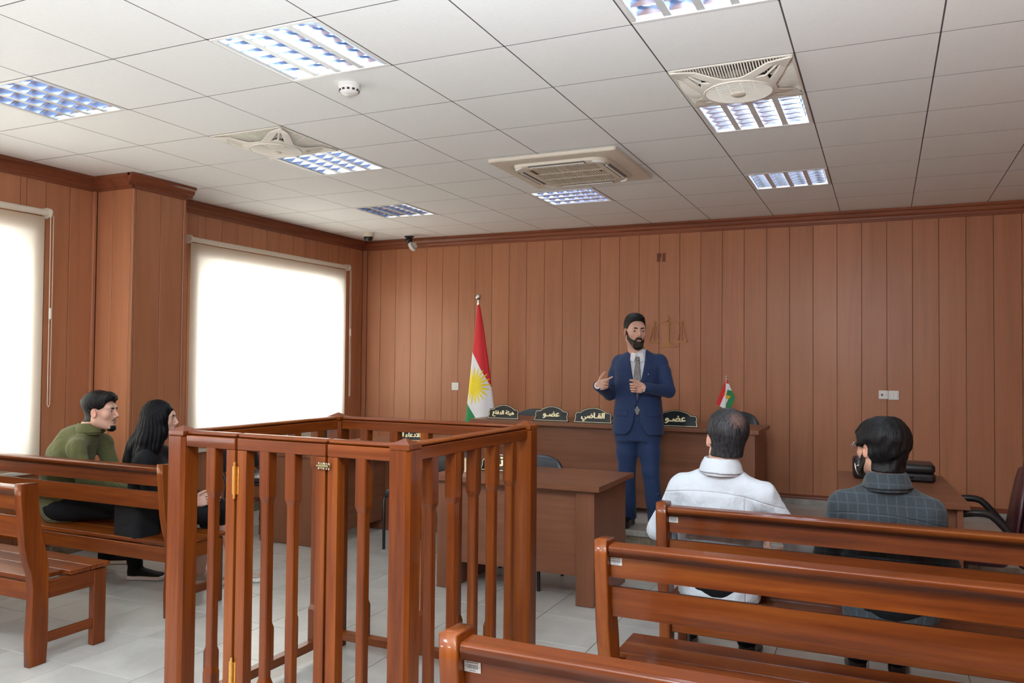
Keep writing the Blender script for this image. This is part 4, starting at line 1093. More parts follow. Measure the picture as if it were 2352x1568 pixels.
def frame(origin, fwd, up=(0, 0, 1)):
    """local x = right-hand side, y = forward, z = up"""
    f_ = unit(fwd); u = np.asarray(up, float); r = unit(np.cross(f_, u)); u = np.cross(r, f_)
    return (np.stack([r, f_, u], 1), np.asarray(origin, float))
def W(M4, p): return M4[1] + M4[0] @ np.asarray(p, float)
def rotx(a): c, s_ = math.cos(a), math.sin(a); return np.array([[1, 0, 0], [0, c, -s_], [0, s_, c]])
def rotz(a): c, s_ = math.cos(a), math.sin(a); return np.array([[c, -s_, 0], [s_, c, 0], [0, 0, 1]])
def roty(a): c, s_ = math.cos(a), math.sin(a); return np.array([[c, 0, s_], [0, 1, 0], [-s_, 0, c]])

def skin_material(name, base, red=(.55, .16, .11)):
    m = mat(name, base, .48, spec=.4); n = N(m)
    a = n.add('ShaderNodeVertexColor'); a.layer_name = 'Col'; f = n.noise(n.obj(), 60, 4, .6)
    n.link(n.mix(n.math('MULTIPLY', f, .18), a.outputs[0], red, 'MULTIPLY'), n.b.inputs['Base Color'])
    n.b.inputs['Subsurface Weight'].default_value = .12; n.b.inputs['Subsurface Radius'].default_value = (.012, .005, .003); n.b.inputs['Subsurface Scale'].default_value = .6
    n.bump(n.noise(n.obj(), 320, 3, .6), .12, .002); return m
def cloth(name, color, rough=.85, scale=420, bump=.2, sheen=.15, lo=.9):
    m = mat(name, color, rough, spec=.25); n = N(m); n.b.inputs['Sheen Weight'].default_value = sheen
    f = n.noise(n.obj(), scale, 2, .5); f2 = n.noise(n.obj(), 9, 4, .6); f3 = n.noise(n.obj(), 17, 2, .5, 2.2)
    n.link(n.mix(n.math('MULTIPLY', n.math('ADD', f, f2), .5), tuple(c * lo for c in color), tuple(min(1, c * (2 - lo)) for c in color)), n.b.inputs['Base Color'])
    n.bump(n.math('ADD', n.math('ADD', n.math('MULTIPLY', f, .3), f2), n.math('MULTIPLY', f3, 2.2)), bump, .009); return m
def hair_mat(name, c0=(.002, .002, .0025), c1=(.010, .0095, .010), stretch=(140, 140, 18), sp=.2):
    m = mat(name, c0, .46, spec=sp); n = N(m); o = n.obj()
    f = n.noise(n.mapping(o, stretch), 1.0, 4, .6, .4)
    n.link(n.ramp(f, [(.35, c0), (.72, c1)]), n.b.inputs['Base Color']); n.bump(f, .8, .004); return m
HAIR = hair_mat('black_hair')
HAIRV = hair_mat('long_black_hair', (.002, .002, .0025), (.006, .006, .008), (170, 170, 9), .11)

def head_prims(F, H, s=1.0, female=False, neck_to=None, nr=.056):
    """face looks along local +y; origin between the ears"""
    e = lambda c, r, **kw: F.ell(H, np.array(c) * s, np.array(r) * s, **kw)
    c_ = lambda a, b, ra, rb, **kw: F.cone(W(H, np.array(a) * s), W(H, np.array(b) * s), ra * s, rb * s, **kw)
    e((0, -.018, .035), (.076, .096, .086), k=.01)
    e((0, .028, -.028), (.057, .066, .088), k=.04)
    for q in (-1, 1):
        c_((q * .047, -.006, -.058), (q * .012, .072, -.104), .019, .015, k=.03)
        e((q * .043, .060, -.022), (.020, .018, .020), k=.025)
    e((0, .074, -.105), (.019, .017, .016), k=.02)
    c_((-.036, .072, .028), (.036, .072, .028), .014, .014, k=.025)
    for q in (-1, 1): e((q * .032, .096, .004), (.017, .016, .011), k=.012, op='-')
    c_((0, .087, .020), (0, .110, -.026), .0065, .0088, k=.009)
    for q in (-1, 1): e((q * .0115, .099, -.034), (.0075, .010, .0068), k=.008); e((q * .007, .104, -.0405), (.0035, .005, .003), k=.003, op='-')
    c_((-.015, .083, -.060), (.015, .083, -.060), .0075, .0075, k=.012)
    c_((-.013, .083, -.071), (.013, .083, -.071), .0080, .0080, k=.010)
    e((0, .097, -.0655), (.024, .008, .0016), k=.003, op='-')
    for q in (-1, 1):        # eyelids round the eyeballs, with an almond opening
        e((q * .032, .0755, .0035), (.0142, .0142, .0142), k=.005); e((q * .032, .0900, .0025), (.0150, .0120, .0054), k=.0012, op='-', rot=roty(q * .10))
        R_ = rotz(-q * .32) @ rotx(.12)
        e((q * .078, -.006, -.008), (.007, .019, .031), k=.006, rot=R_)
        e((q * .0845, -.001, -.006), (.0045, .011, .019), k=.004, op='-', rot=R_)
        e((q * .079, .004, -.012), (.005, .006, .007), k=.004)
    if neck_to is not None: F.cone(W(H, np.array((0, -.030, -.050)) * s), neck_to, nr * s, nr * 1.10 * s, k=.035)
def eyes(H, s, parent, iris=(.035, .018, .009), look=(0, 0)):
    for q in (-1, 1):
        c = W(H, np.array((q * .032, .0755, .0035)) * s); r = .0118 * s; v = []; f = []; nu, nv = 20, 18; col_ = []
        ax = unit(H[0] @ np.array([look[0], 1, look[1]])); up = unit(H[0][:, 2]); rt = np.cross(ax, up)
        for j in range(nv + 1):
            t = PI * j / nv
            for i in range(nu):
                p = 2 * PI * i / nu; v.append(tuple(c + r * (ax * math.cos(t) + (rt * math.cos(p) + np.cross(rt, ax) * math.sin(p)) * math.sin(t))))
        for j in range(nv):
            for i in range(nu): f.append((j * nu + i, j * nu + (i + 1) % nu, (j + 1) * nu + (i + 1) % nu, (j + 1) * nu + i))
        mi = [(2 if j < 1 else 1 if j < 3 else 0) for j in range(nv) for i in range(nu)]
        mb = MB(); mb.v = v; mb.f = f; mb.mi = mi; o = mb.build('eye', [EYEW, EYEI, EYEP], parent, 180)
EYEW, EYEI, EYEP = mat('eye_white', (.60, .56, .53), .15), mat('iris', (.03, .014, .007), .12), mat('pupil', (.003, .003, .003), .1)
def local(F, H):
    X = F.grid(); P = [X[i] - H[1][i] for i in range(3)]; return [sum(P[i] * H[0][i, j] for i in range(3)) for j in range(3)]
def shell(F, H, s, thick, region, name, m, parent, k=.0, rough=0.0, seed=1, fq=240, extra=None):
    """a layer on the head surface: hair, beard"""
    D0 = F.D; x, y, z = [q / s for q in local(F, H)]
    t = thick(x, y, z) if callable(thick) else thick; rs = np.random.RandomState(seed); nz = 0
    if rough:
        for i in range(5):
            d = rs.normal(size=3) * fq; d[2] *= .25; nz = nz + np.sin(x * d[0] + y * d[1] + z * d[2] + rs.uniform(0, 6) + 2 * np.sin(x * 30 * rs.normal() + y * 30 * rs.normal() + z * 25 * rs.normal()))
        nz = nz / 5 * rough
    G_ = Field.__new__(Field); G_.ax = F.ax; G_.step = F.step; G_.pad = 0
    G_.D = np.maximum(np.maximum(D0 - (t + nz) * s, -(D0 + .006)), region(x, y, z) * s + nz * s).astype(np.float32)
    if extra: extra(G_)
    return G_.build(name, m, parent)

def hand(F, wrist, fdir, tdir, curls, spread=.10, thumb=(.25, .2), s=1.0, side=1):
    """fdir: towards the fingertips, tdir: towards the thumb side; side +1/-1 picks which way the palm faces"""
    f_ = unit(fdir); t_ = np.asarray(tdir, float); t_ = unit(t_ - f_ * (t_ @ f_)); n_ = np.cross(f_, t_) * side       # n_: palm side
    w_ = np.asarray(wrist, float); Mh = (np.stack([t_, f_, n_], 1), w_)
    F.ell(Mh, (0, .046 * s, 0), (.041 * s, .052 * s, .0155 * s), k=.008)
    F.box(Mh, (0, .050 * s, 0), (.038 * s, .040 * s, .012 * s), rad=.010 * s, k=.012)
    F.ell(Mh, (.026 * s, .030 * s, .010 * s), (.016 * s, .030 * s, .013 * s), k=.012)
    for i, (b, L) in enumerate(zip((.029, .010, -.010, -.028), (.075, .082, .077, .060))):
        c = curls[i]; base = w_ + f_ * (.086 - (.004 if i in (0, 3) else 0)) * s + t_ * b * s
        d0 = unit(f_ + t_ * spread * (1.5 - i) * .5); a = c * .9; p = base; r = .0088 * s if i < 3 else .0076 * s; pts = [base - f_ * .025 * s, base]; rs_ = [r * 1.15, r * 1.08]
        for q, (fr, ca) in enumerate(((.45, c * 1.0), (.31, c * 1.15), (.24, c * .7))):
            if q > 0: a += ca
            d = d0 * math.cos(a) + n_ * math.sin(a); p = p + d * L * fr * s; pts.append(p); rs_.append(r * (1.0 - .10 * (q + 1)))
        F.chain(pts, rs_, .004)
    b = w_ + f_ * .022 * s + t_ * .026 * s + n_ * .008 * s; ab, fl_ = thumb
    d1 = unit(f_ * .70 + t_ * (.45 + ab) + n_ * .30); p1 = b + d1 * .042 * s; d2 = unit(f_ * .85 + t_ * (.18 + ab) + n_ * (.15 + fl_)); p2 = p1 + d2 * .034 * s; p3 = p2 + unit(d2 + n_ * fl_ * .8 - t_ * .2 * fl_) * .027 * s
    F.chain([b, p1, p2, p3], [.0135 * s, .0115 * s, .0100 * s, .0082 * s], .006)

def shoe(parent, heel, toe, m_up, m_sole, h=.075, s=1.0, high=.0, name='shoe'):
    heel, toe = np.asarray(heel, float), np.asarray(toe, float); d = toe - heel; L = np.linalg.norm(d); Mf = frame(heel, d)
    F = Field(np.minimum(heel, toe) - .09, np.maximum(heel, toe) + np.array([.09, .09, .16 + high]), .005)
    F.loft((Mf[0] @ np.array([[1, 0, 0], [0, 0, 1], [0, 1, 0]], float) @ np.diag([1, 1, 1.0]), Mf[1] + np.array([0, 0, .0])), [0.005, .04, .11, .18, .23, L - .012], [.030, .036, .036, .046, .046, .026], [.044, .046, .036, .026, .022, .015], cy=[.046, .048, .038, .028, .024, .018], e=2.6, k=.0)
    F.cone(W(Mf, (0, .045, .055)), W(Mf, (0, .055, .105 + high)), .036, .038, k=.03)
    F.cut((0, 0, 1), heel + np.array([0, 0, .026])); o = F.build(name, m_up, parent)
    F = Field(np.minimum(heel, toe) - .09, np.maximum(heel, toe) + np.array([.09, .09, .08]), .005)
    F.loft((Mf[0] @ np.array([[1, 0, 0], [0, 0, 1], [0, 1, 0]], float), Mf[1]), [0.0, .04, .11, .18, .23, L], [.033, .039, .039, .049, .049, .026], [.04] * 6, cy=[.0] * 6, e=3, k=.0)
    F.cut((0, 0, 1), heel + np.array([0, 0, .001])); F.cut((0, 0, -1), heel + np.array([0, 0, .030])); F.build('sole', m_sole, o)
SKIN = {k: skin_material('skin_' + k, c) for k, c in dict(fair=(.62, .38, .29), warm=(.56, .33, .24)).items()}
def face_color(H, s, base, lip=(.30, .12, .105), stubble=None):
    def f(V):
        P = (V - H[1]) @ H[0] / s; c = np.tile(np.array(base, dtype=float), (len(V), 1))
        def blend(m_, col_): c[:] = c * (1 - m_[:, None]) + np.array(col_) * m_[:, None]
        g = lambda cx, cy, cz, rx, ry, rz, p=2: np.exp(-(((P[:, 0] - cx) / rx) ** 2 + ((P[:, 1] - cy) / ry) ** 2 + ((P[:, 2] - cz) / rz) ** 2))
        for q in (-1, 1): blend(.35 * g(q * .04, .07, -.025, .02, .03, .02), (base[0] * 1.0, base[1] * .78, base[2] * .74)); blend(.55 * g(q * .08, 0, -.008, .012, .03, .035), (base[0] * 1.02, base[1] * .66, base[2] * .60)); blend(.5 * g(q * .032, .085, .0, .018, .02, .012), (base[0] * .72, base[1] * .62, base[2] * .60))
        blend(.85 * g(0, .09, -.067, .021, .015, .008), lip); blend(.35 * g(0, .11, -.03, .012, .02, .012), (base[0], base[1] * .75, base[2] * .7))
        return c
    return f
def brow(H, s, parent, m):
    for q in (-1, 1):
        pts = [W(H, np.array((q * x, y, z)) * s) for x, y, z in ((.013, .0915, .0215), (.024, .0905, .0240), (.036, .085, .0250), (.048, .0745, .0210))]
        F = Field(np.min(pts, 0) - .012, np.max(pts, 0) + .012, .0018); F.chain(pts, [.0036 * s, .0050 * s, .0044 * s, .0020 * s], .002); F.wrinkle(.0009, 900, 3); F.build('eyebrow', m, parent)

def hair_region(zt, yt, ysb, zn, m=2.6):
    """positive outside: zt forehead hairline, yt temple line, ysb sideburn line, zn nape"""
    def f(x, y, z):
        yb = np.interp(z, [-.04, -.02, -.012, .012, .028, .06, .10], [-.035, -.030, ysb, ysb + .006, yt - .014, yt, yt + .03])
        ear = .030 - np.sqrt((y + .004) ** 2 + ((z + .010) * .85) ** 2) + np.where(np.abs(x) < .05, -.1, 0)
        return np.maximum(np.maximum(np.minimum(y - yb, zt - m * x * x - z), zn - z), ear)
    return f
def beard_region(sb=.0, bottom=-.150, mous=-.046):
    def f(x, y, z):
        line = np.interp(y, [-.01, .02, .035, .055, .072, .09], [.012, .004, -.024, -.050, -.062, -.068])
        line = np.maximum(line, np.where(np.abs(x) < .032, -.0435 - 6.0 * x * x - np.clip((np.abs(x) - .024) * 3, 0, 1), -1))
        up = z - line; back = sb + np.clip((-z - .055) * .9, 0, .05) - y - np.where(z > -.03, 0, -.008)
        mouth = (1 - np.sqrt((x / .019) ** 2 + ((z + .0680) / .0072) ** 2)) * .0072
        ear = np.abs(x) - .073
        return np.maximum(np.maximum(np.maximum(up, back), np.maximum(mouth, ear)), bottom - z)
    return f

# ---------------------------------------------------------------- the standing man in the blue suit
def standing_man():
    t = thing('person', 'bearded man standing in a blue suit, gesturing with both hands', 'person', (0, 0, 0))
    bx, by, bz = .952, 3.74, ZP
    B = frame((bx, by, bz), (.20, -.98, 0)); r = B[0][:, 0]                      # his right is the picture's left
    H = frame((.944, 3.665, 1.772), (.56, -.83, -.02)); s = 1.09
    shR, shL = np.array((.795, 3.745, 1.540)), np.array((1.117, 3.77, 1.548))
    elR, elL = np.array((.722, 3.70, 1.262)), np.array((1.205, 3.73, 1.295))
    wrR, wrL = np.array((.700, 3.470, 1.335)), np.array((1.062, 3.520, 1.322))
    # body: one continuous skin
    F = Field((.55, 3.25, ZP + .05), (1.36, 3.95, 2.0), .011, [((.85, 3.54, 1.62), (1.05, 3.78, 1.92)), ((.66, 3.30, 1.25), (.92, 3.50, 1.46)), ((.92, 3.38, 1.25), (1.08, 3.56, 1.42))], .0031)
    head_prims(F, H, s, neck_to=(.950, 3.735, 1.56), nr=.058)
    F.cone((.950, 3.73, 1.56), (.955, 3.765, 1.40), .062, .10, .05); F.cone((.955, 3.765, 1.40), (.955, 3.765, 1.05), .10, .095, .05)
    for a, b, c in ((shR, elR, wrR), (shL, elL, wrL)): F.cone((.955, 3.755, 1.48), a - np.array((0, 0, .03)), .06, .040, .03); F.cone(a - np.array((0, 0, .03)), b, .040, .036, .03); F.cone(b, c, .037, .027, .02)
    for hx, fx_, fy in ((-.09, .868, 3.80), (.09, 1.100, 3.72)): F.cone(W(B, (-hx, 0, .88)), (bx + hx * 1.1, by, ZP + .48), .085, .055, .04); F.cone((bx + hx * 1.1, by, ZP + .48), (fx_, fy, ZP + .09), .05, .035, .02)
    hand(F, wrR, (.93, -.30, .22), (-.15, .1, 1), (.12, .75, .95, 1.05), .16, (.30, .02), 1.02, 1)
    hand(F, wrL, (-.97, -.12, .05), (0, -.15, 1), (.95, 1.35, 1.4, 1.4), .02, (.10, .35), 1.02, -1)
    body = F.build('body', SKIN['fair'], t, face_color(H, s, (.62, .38, .29)))
    # head-only field for hair and beard
    G = Field(H[1] - .17, H[1] + .20, .0035); G.pad = .07; head_prims(G, H, s, neck_to=(.950, 3.735, 1.56), nr=.058)
    def th(x, y, z): return .0020 + .018 * np.clip((z - .040) / .06, 0, 1) * np.clip((.095 - np.abs(x)) / .05, .2, 1) + .010 * np.clip((y - .01) / .06, 0, 1) * np.clip((z - .07) / .03, 0, 1)
    shell(G, H, s, th, hair_region(.078, .050, .016, -.058, .8), 'hair', HAIR, t, rough=.0016, seed=4, fq=260)
    BM = hair_mat('dark_brown_beard', (.012, .008, .006), (.05, .034, .025), (230, 230, 60))
    shell(G, H, s, lambda x, y, z: .0012 + .009 * np.clip((-z - .085) / .03, 0, 1) * np.clip((y - .04) / .03, 0, 1) + .001 * (z < -.05), beard_region(), 'beard', BM, t, rough=.0010, seed=9, fq=420)
    brow(H, s, t, HAIR); eyes(H, s, t, look=(.12, -.03))
    # white shirt front and collar
    SH = cloth('white_shirt_cotton', (.74, .77, .82), .8, 500, .1)
    F = Field((.76, 3.48, .98), (1.16, 3.92, 1.68), .006)
    F.loft(B, [.965, 1.06, 1.22, 1.34, 1.41], [.15, .16, .165, .14, .062], [.112, .112, .115, .09, .060], cy=[.0, .0, .0, -.005, -.005], k=0)
    F.build('shirt', SH, t)
    N0 = np.array((.950, 3.722, 1.592))
    F = Field(N0 - .12, N0 + .12, .004); Nf = frame(N0, (.22, -.97, .10))
    F.loft(Nf, [-.045, .0, .034], [.080, .072, .070], [.076, .070, .068], e=2.1, k=0); F.loft(Nf, [-.06, .0, .05], [.071, .063, .061], [.067, .061, .059], e=2.1, k=0, op='-')
    for q in (-1, 1): F.box(Nf, (q * .034, .074, -.036), (.021, .0045, .038), .003, .006, rot=rotz(-q * .30) @ roty(-q * .30) @ rotx(-.12))
    F.build('collar', SH, t)
    # tie
    TIE = mat('patterned_grey_tie', (.14, .13, .12), .55); n = N(TIE)
    v_ = n.add('ShaderNodeTexVoronoi', feature='DISTANCE_TO_EDGE'); v_.inputs['Scale'].default_value = 150; n.link(n.mapping(n.obj(), (1, 1, .6)), v_.inputs['Vector'])
    n.link(n.ramp(v_.outputs['Distance'], [(.04, (.33, .31, .28)), (.10, (.12, .115, .11)), (.35, (.055, .052, .05))]), n.b.inputs['Base Color'])
    F = Field((.86, 3.44, 1.08), (1.05, 3.70, 1.62), .0045)
    def fp(u, d, z): return W(B, (-u, d, z - ZP))
    # front line of the chest at local y
    F.box((B[0], fp(.0, .104, 1.553)), (0, 0, 0), (.016, .012, .017), .007, .0)
    tp = [(.0, .104, 1.535, .010), (.0, .120, 1.46, .017), (.0, .130, 1.36, .024), (.002, .126, 1.27, .020), (.002, .115, 1.20, .006), (.002, .128, 1.165, .008), (.002, .134, 1.145, .020), (.002, .136, 1.110, .003)]
    for (a, b) in zip(tp[:-1], tp[1:]):
        for w_ in (-1, -.33, .33, 1): F.cone(fp(a[0] + w_ * a[3], a[1], a[2]), fp(b[0] + w_ * b[3], b[1], b[2]), .0065, .0065, .007)
    F.build('tie', TIE, t)
    # suit jacket
    SUIT = cloth('blue_suit_wool', (.015, .034, .100), .72, 900, .10, .10)
    F = Field((.58, 3.40, .88), (1.34, 3.98, 1.66), .0060)
    zs = [.745, .83, .95, 1.06, 1.18, 1.28, 1.345, 1.385, 1.43]
    F.loft(B, zs, [.208, .206, .196, .184, .192, .197, .188, .150, .082], [.150, .146, .138, .134, .146, .146, .122, .098, .072], cy=[.004, .004, .004, .0, .004, .0, -.012, -.020, -.022], e=2.25, k=0)
    for sh, el, wr, q in ((shR, elR, wrR, 1), (shL, elL, wrL, -1)):
        F.cone((.955, 3.765, 1.520), sh + np.array((0, 0, -.020)), .055, .060, .035); F.cone(sh + np.array((0, 0, -.020)), sh * .6 + el * .4, .062, .061, .022); F.cone(sh * .6 + el * .4, el, .061, .052, .014); F.cone(el, el * .15 + wr * .85, .053, .042, .010); F.cone(el * .15 + wr * .85, wr * .99 + el * .01, .043, .042, .004)
        d = unit(wr - el)
    F.wrinkle(.0016, 75, 5, [(0, 0, 1), (.6, 0, .8), (-.5, .3, .8)])
    for a, el in ((shL, elL), (shR, elR)):
        for z in (.02, .05, -.03): pass
    for wr, el in ((wrR, elR), (wrL, elL)):     # open cuffs: hollow the sleeve ends
        d = unit(wr - el); F.cone(wr - d * .03, wr + d * .05, .034, .034, 0, '-')
    # V opening from the collar to the single button, and the open quarters below it
    Xl, Yl, Zl = local(F, B); Zw = Zl
    wv = np.interp(Zw, [1.010, 1.10, 1.25, 1.36, 1.42], [0, .010, .044, .062, .062]); V_ = np.maximum(np.abs(Xl) - wv, .045 - Yl); V_ = np.maximum(V_, 1.005 - Zw)
    F.D = np.maximum(F.D, -V_).astype(np.float32)
    wq = np.interp(Zw, [.74, .79, .85, .93, .985], [.105, .052, .030, .016, .004]); Q_ = np.maximum(np.abs(Xl) - wq, -.10 - Yl); Q_ = np.maximum(Q_, Zw - .985); F.D = np.maximum(F.D, -Q_).astype(np.float32)
    F.cut(B[0][:, 2], W(B, (0, 0, .752)))
    jk = F.build('jacket', SUIT, t)
    # lapels, pocket flaps, buttons as separate pieces on the jacket surface
    base = Field((.74, 3.40, .90), (1.17, 3.80, 1.66), .0045)
    base.loft(B, zs, [.208, .206, .196, .184, .192, .197, .188, .150, .082], [.150, .146, .138, .134, .146, .146, .122, .098, .072], cy=[.004, .004, .004, .0, .004, .0, -.012, -.020, -.022], e=2.25, k=0)
    base.wrinkle(.0016, 75, 5, [(0, 0, 1), (.6, 0, .8), (-.5, .3, .8)])
    X2, Y2, Z2 = local(base, B)
    def patch(nm, reg, lo_, hi_, m, parent):
        Gp = Field.__new__(Field); Gp.ax = base.ax; Gp.step = base.step; Gp.pad = 0
        Gp.D = np.maximum(np.maximum(np.maximum(base.D - hi_, -(base.D - lo_)), reg), -Y2 + .0).astype(np.float32); return Gp.build(nm, m, parent)
    for q in (-1, 1):
        xi = np.interp(Z2, [1.005, 1.10, 1.25, 1.36, 1.42], [-.004, .012, .046, .060, .060]); xo = np.interp(Z2, [1.005, 1.15, 1.29, 1.305, 1.312, 1.36, 1.42], [.004, .056, .108, .112, .092, .104, .080])
        patch('lapel', np.maximum(np.maximum(xi - X2 * q, X2 * q - xo), 1.004 - Z2) + 0 * Y2, -.004, .0065, SUIT, jk)
        patch('pocket_flap', np.maximum(np.maximum(np.abs(X2 * q - .130) - .058, np.abs(Z2 - .925) - .024), 0 * Y2 - 1), -.003, .0055, SUIT, jk)
    for z in (.998,): 
        c = W(B, (.016, .142, z)); o = MB().lathe([(0, 0), (.008, 0), (.009, .002), (.006, .004), (0, .004)], 16, M4=Matrix([[*B[0][0][[0, 2, 1]], c[0]], [*B[0][1][[0, 2, 1]], c[1]], [*B[0][2][[0, 2, 1]], c[2]], [0, 0, 0, 1]])).build('button', 'black_plastic', jk, 40)
    c = W(B, (-.088, .140, 1.24)); MB().box(c[0] - .003, c[0] + .003, c[1] - .006, c[1] - .001, c[2] - .007, c[2] + .007, .002).build('lapel_pin', 'steel', jk)
    # shirt cuff and watch
    for wr, el, L in ((wrR, elR, .018), (wrL, elL, .010)):
        d = unit(wr - el); F = Field(np.minimum(wr - d * .05, wr + d * .04) - .05, np.maximum(wr - d * .05, wr + d * .04) + .05, .004); F.cone(wr - d * .05, wr + d * (L - .012), .035, .031, 0); F.cut(-d, wr + d * L); F.build('cuff', SH, t)
    d = unit(wrL - elL); c = wrL + d * .004; wf = frame(c, d)
    MB().lathe([(.034, -.011), (.0375, -.010), (.0375, .010), (.034, .011), (.034, -.011)], 28, M4=Matrix([[*wf[0][0][[0, 2, 1]], c[0]], [*wf[0][1][[0, 2, 1]], c[1]], [*wf[0][2][[0, 2, 1]], c[2]], [0, 0, 0, 1]])).build('watch_strap', 'black_plastic', t, 50)
    # trousers
    F = Field((.70, 3.45, ZP + .03), (1.24, 4.0, 1.24), .0075)
    F.loft(B, [.70, .80, .88, 1.0], [.175, .172, .160, .155], [.118, .124, .126, .129], e=2.3, k=0)
    for hx, kx, ky, fx_, fy in ((.088, .862, 3.725, .866, 3.795), (-.088, 1.068, 3.700, 1.106, 3.715)):
        hp = W(B, (hx, 0, .74)); kn = np.array((kx, ky, ZP + .46)); an = np.array((fx_, fy, ZP + .075))
        F.cone(hp, hp * .5 + kn * .5, .098, .084, .03); F.cone(hp * .5 + kn * .5, kn, .088, .070, .02); F.cone(kn, kn * .5 + an * .5, .070, .064, .02); F.cone(kn * .5 + an * .5, an, .064, .060, .01)
        for zz, am in ((.10, .006), (.15, .005), (.20, .004)): F.cone(an + np.array((-.05, -.045, zz - .01)), an + np.array((.05, -.05, zz + .015)), .010, .006, .012)
    F.wrinkle(.0022, 70, 11, [(0, 0, 1), (.8, 0, .5)]); F.cut((0, 0, 1), (0, 0, ZP + .052))
    F.build('trousers', SUIT, t)
    BLK = mat('black_shoe_leather', (.010, .009, .009), .22, coat=.3)
    shoe(t, (.868, 3.855, ZP), (.852, 3.59, ZP), BLK, 'black_plastic'); shoe(t, (1.104, 3.775, ZP), (1.135, 3.515, ZP), BLK, 'black_plastic')
    return t
standing_man()

# ---------------------------------------------------------------- the seated people
def limb_trousers(F, hips, knees, ankles, r=(.092, .066, .050), k=.03):
    for h, kn, an in zip(hips, knees, ankles):
        h, kn, an = map(np.array, (h, kn, an)); F.cone(h, kn, r[0], r[1] + .004, k); F.cone(kn, an, r[1], r[2], .012)
def bounds(pts, m): p = np.array(pts, float); return p.min(0) - m, p.max(0) + m
def seated(label, H, s, neck, chest, pelvis, bf, sh, el, wr, hp, kn, an, toes, top, legs, up_mat, leg_mat, skin, skin_rgb, shoe_up, shoe_sole, torso, sleeve=1.0, hands=None, neck_r=.056, seed=1, hem=None, high=0., wr_amp=.0035, arm=(.057, .052, .045), colr=True, fem=False):
    t = thing('person', label, 'person')
    allp = [neck, chest, pelvis] + list(sh) + list(el) + list(wr)
    lo, hi = bounds(allp + [H[1]] + list(kn) + list(an), .15)
    hand_boxes = [(np.array(w_) - .12, np.array(w_) + .12) for w_ in wr] if hands else []
    F = Field(lo, hi, .013, [(H[1] - .13 * s, H[1] + .14 * s)] + hand_boxes, .0042)
    head_prims(F, H, s, neck_to=neck, nr=neck_r)
    neck, chest, pelvis = map(np.array, (neck, chest, pelvis))
    rr_ = .8 if fem else 1; F.cone(neck, chest, .046 * rr_, .060 * rr_, .02); F.cone(chest, pelvis, .060 * rr_, .09, .05)
    for a, b, c in zip(sh, el, wr): F.cone(chest * .6 + neck * .4, a, .045, .036, .02); F.cone(a, b, .040, .034, .02); F.cone(b, c, .036, .026, .02)
    for a, b, c in zip(hp, kn, an): F.cone(pelvis, a, .08, .07, .04); F.cone(a, b, .065, .045, .03); F.cone(b, c, .052, .036, .02)
    if hands:
        for w_, hd in zip(wr, hands):
            if hd: hand(F, w_, *hd)
    F.build('body', skin, t, face_color(H, s, skin_rgb))
    Bf = frame(pelvis, bf, neck - pelvis)
    F = Field(*bounds([neck, chest, pelvis] + list(sh) + list(el) + list(wr), .19), .0075)
    torso(F, Bf, neck, chest, pelvis)
    for q, (a, b, c) in enumerate(zip(sh, el, wr)):
        a, b, c = map(np.array, (a, b, c)); F.cone(neck * .75 + chest * .25, a, .050, arm[0], .04); F.cone(a, b, arm[0], arm[1], .030); e_ = b * (1 - sleeve) + c * sleeve
        if sleeve > 0: F.cone(b, e_, arm[1], arm[2], .012); F.cone(e_, e_ + unit(c - b) * .06, arm[2] - .008, arm[2] - .008, 0, '-')
    F.wrinkle(wr_amp, 62, seed); F.wrinkle(wr_amp * .5, 130, seed + 5)
    # neck hole
    up = unit(neck - chest); fo = unit(np.array((bf[0], bf[1], 0))) * .016; F.cone(neck + up * .040 + fo, neck + up * .25 + fo, .050 if not fem else .046, .060, .006, '-')
    if hem is not None: F.cut((0, 0, 1), (0, 0, hem))
    g = F.build(top, up_mat, t)
    if colr:
        Nf = frame(neck + up * .022, bf, up + np.array((bf[0], bf[1], 0)) * .12)
        F = Field(Nf[1] - .12, Nf[1] + .12, .0042); F.loft(Nf, [-.05, .0, .028], [.088, .077, .070], [.088, .076, .069], e=2.1, k=0)
        F.loft(Nf, [-.07, .0, .06], [.080, .071, .062], [.080, .070, .061], e=2.1, k=0, op='-'); F.box(Nf, (0, .085, .012), (.016, .05, .06), .004, 0, op='-', rot=None)
        F.loft(Nf, [-.036, .0, .026], [.099, .088, .074], [.097, .085, .073], e=2.1, k=.003)
        F.loft(Nf, [-.07, .0, .06], [.080, .071, .062], [.080, .070, .061], e=2.1, k=0, op='-'); F.box(Nf, (0, .09, .012), (.02, .05, .06), .004, 0, op='-')
        F.build('collar', up_mat, g)
    F = Field(*bounds([pelvis] + list(hp) + list(kn) + list(an), .15), .0095)
    F.ell(Bf, (0, -.01, -.01), (.165, .125, .11), k=0); limb_trousers(F, hp, kn, an if legs == 't' else [np.array(k_) * .8 + np.array(a_) * .2 for k_, a_ in zip(kn, an)]); F.wrinkle(.003, 28, seed + 9); F.cut((0, 0, 1), (0, 0, .07)); F.build('trousers' if legs == 't' else legs, leg_mat, t)
    for (a, b) in toes: shoe(t, a, b, shoe_up, shoe_sole, high=high)
    return t, g
BLKT = cloth('black_trouser_cloth', (.005, .0055, .007), .9, 600, .1, .0)
BSHOE = mat('black_leather_shoe', (.010, .010, .011), .3)

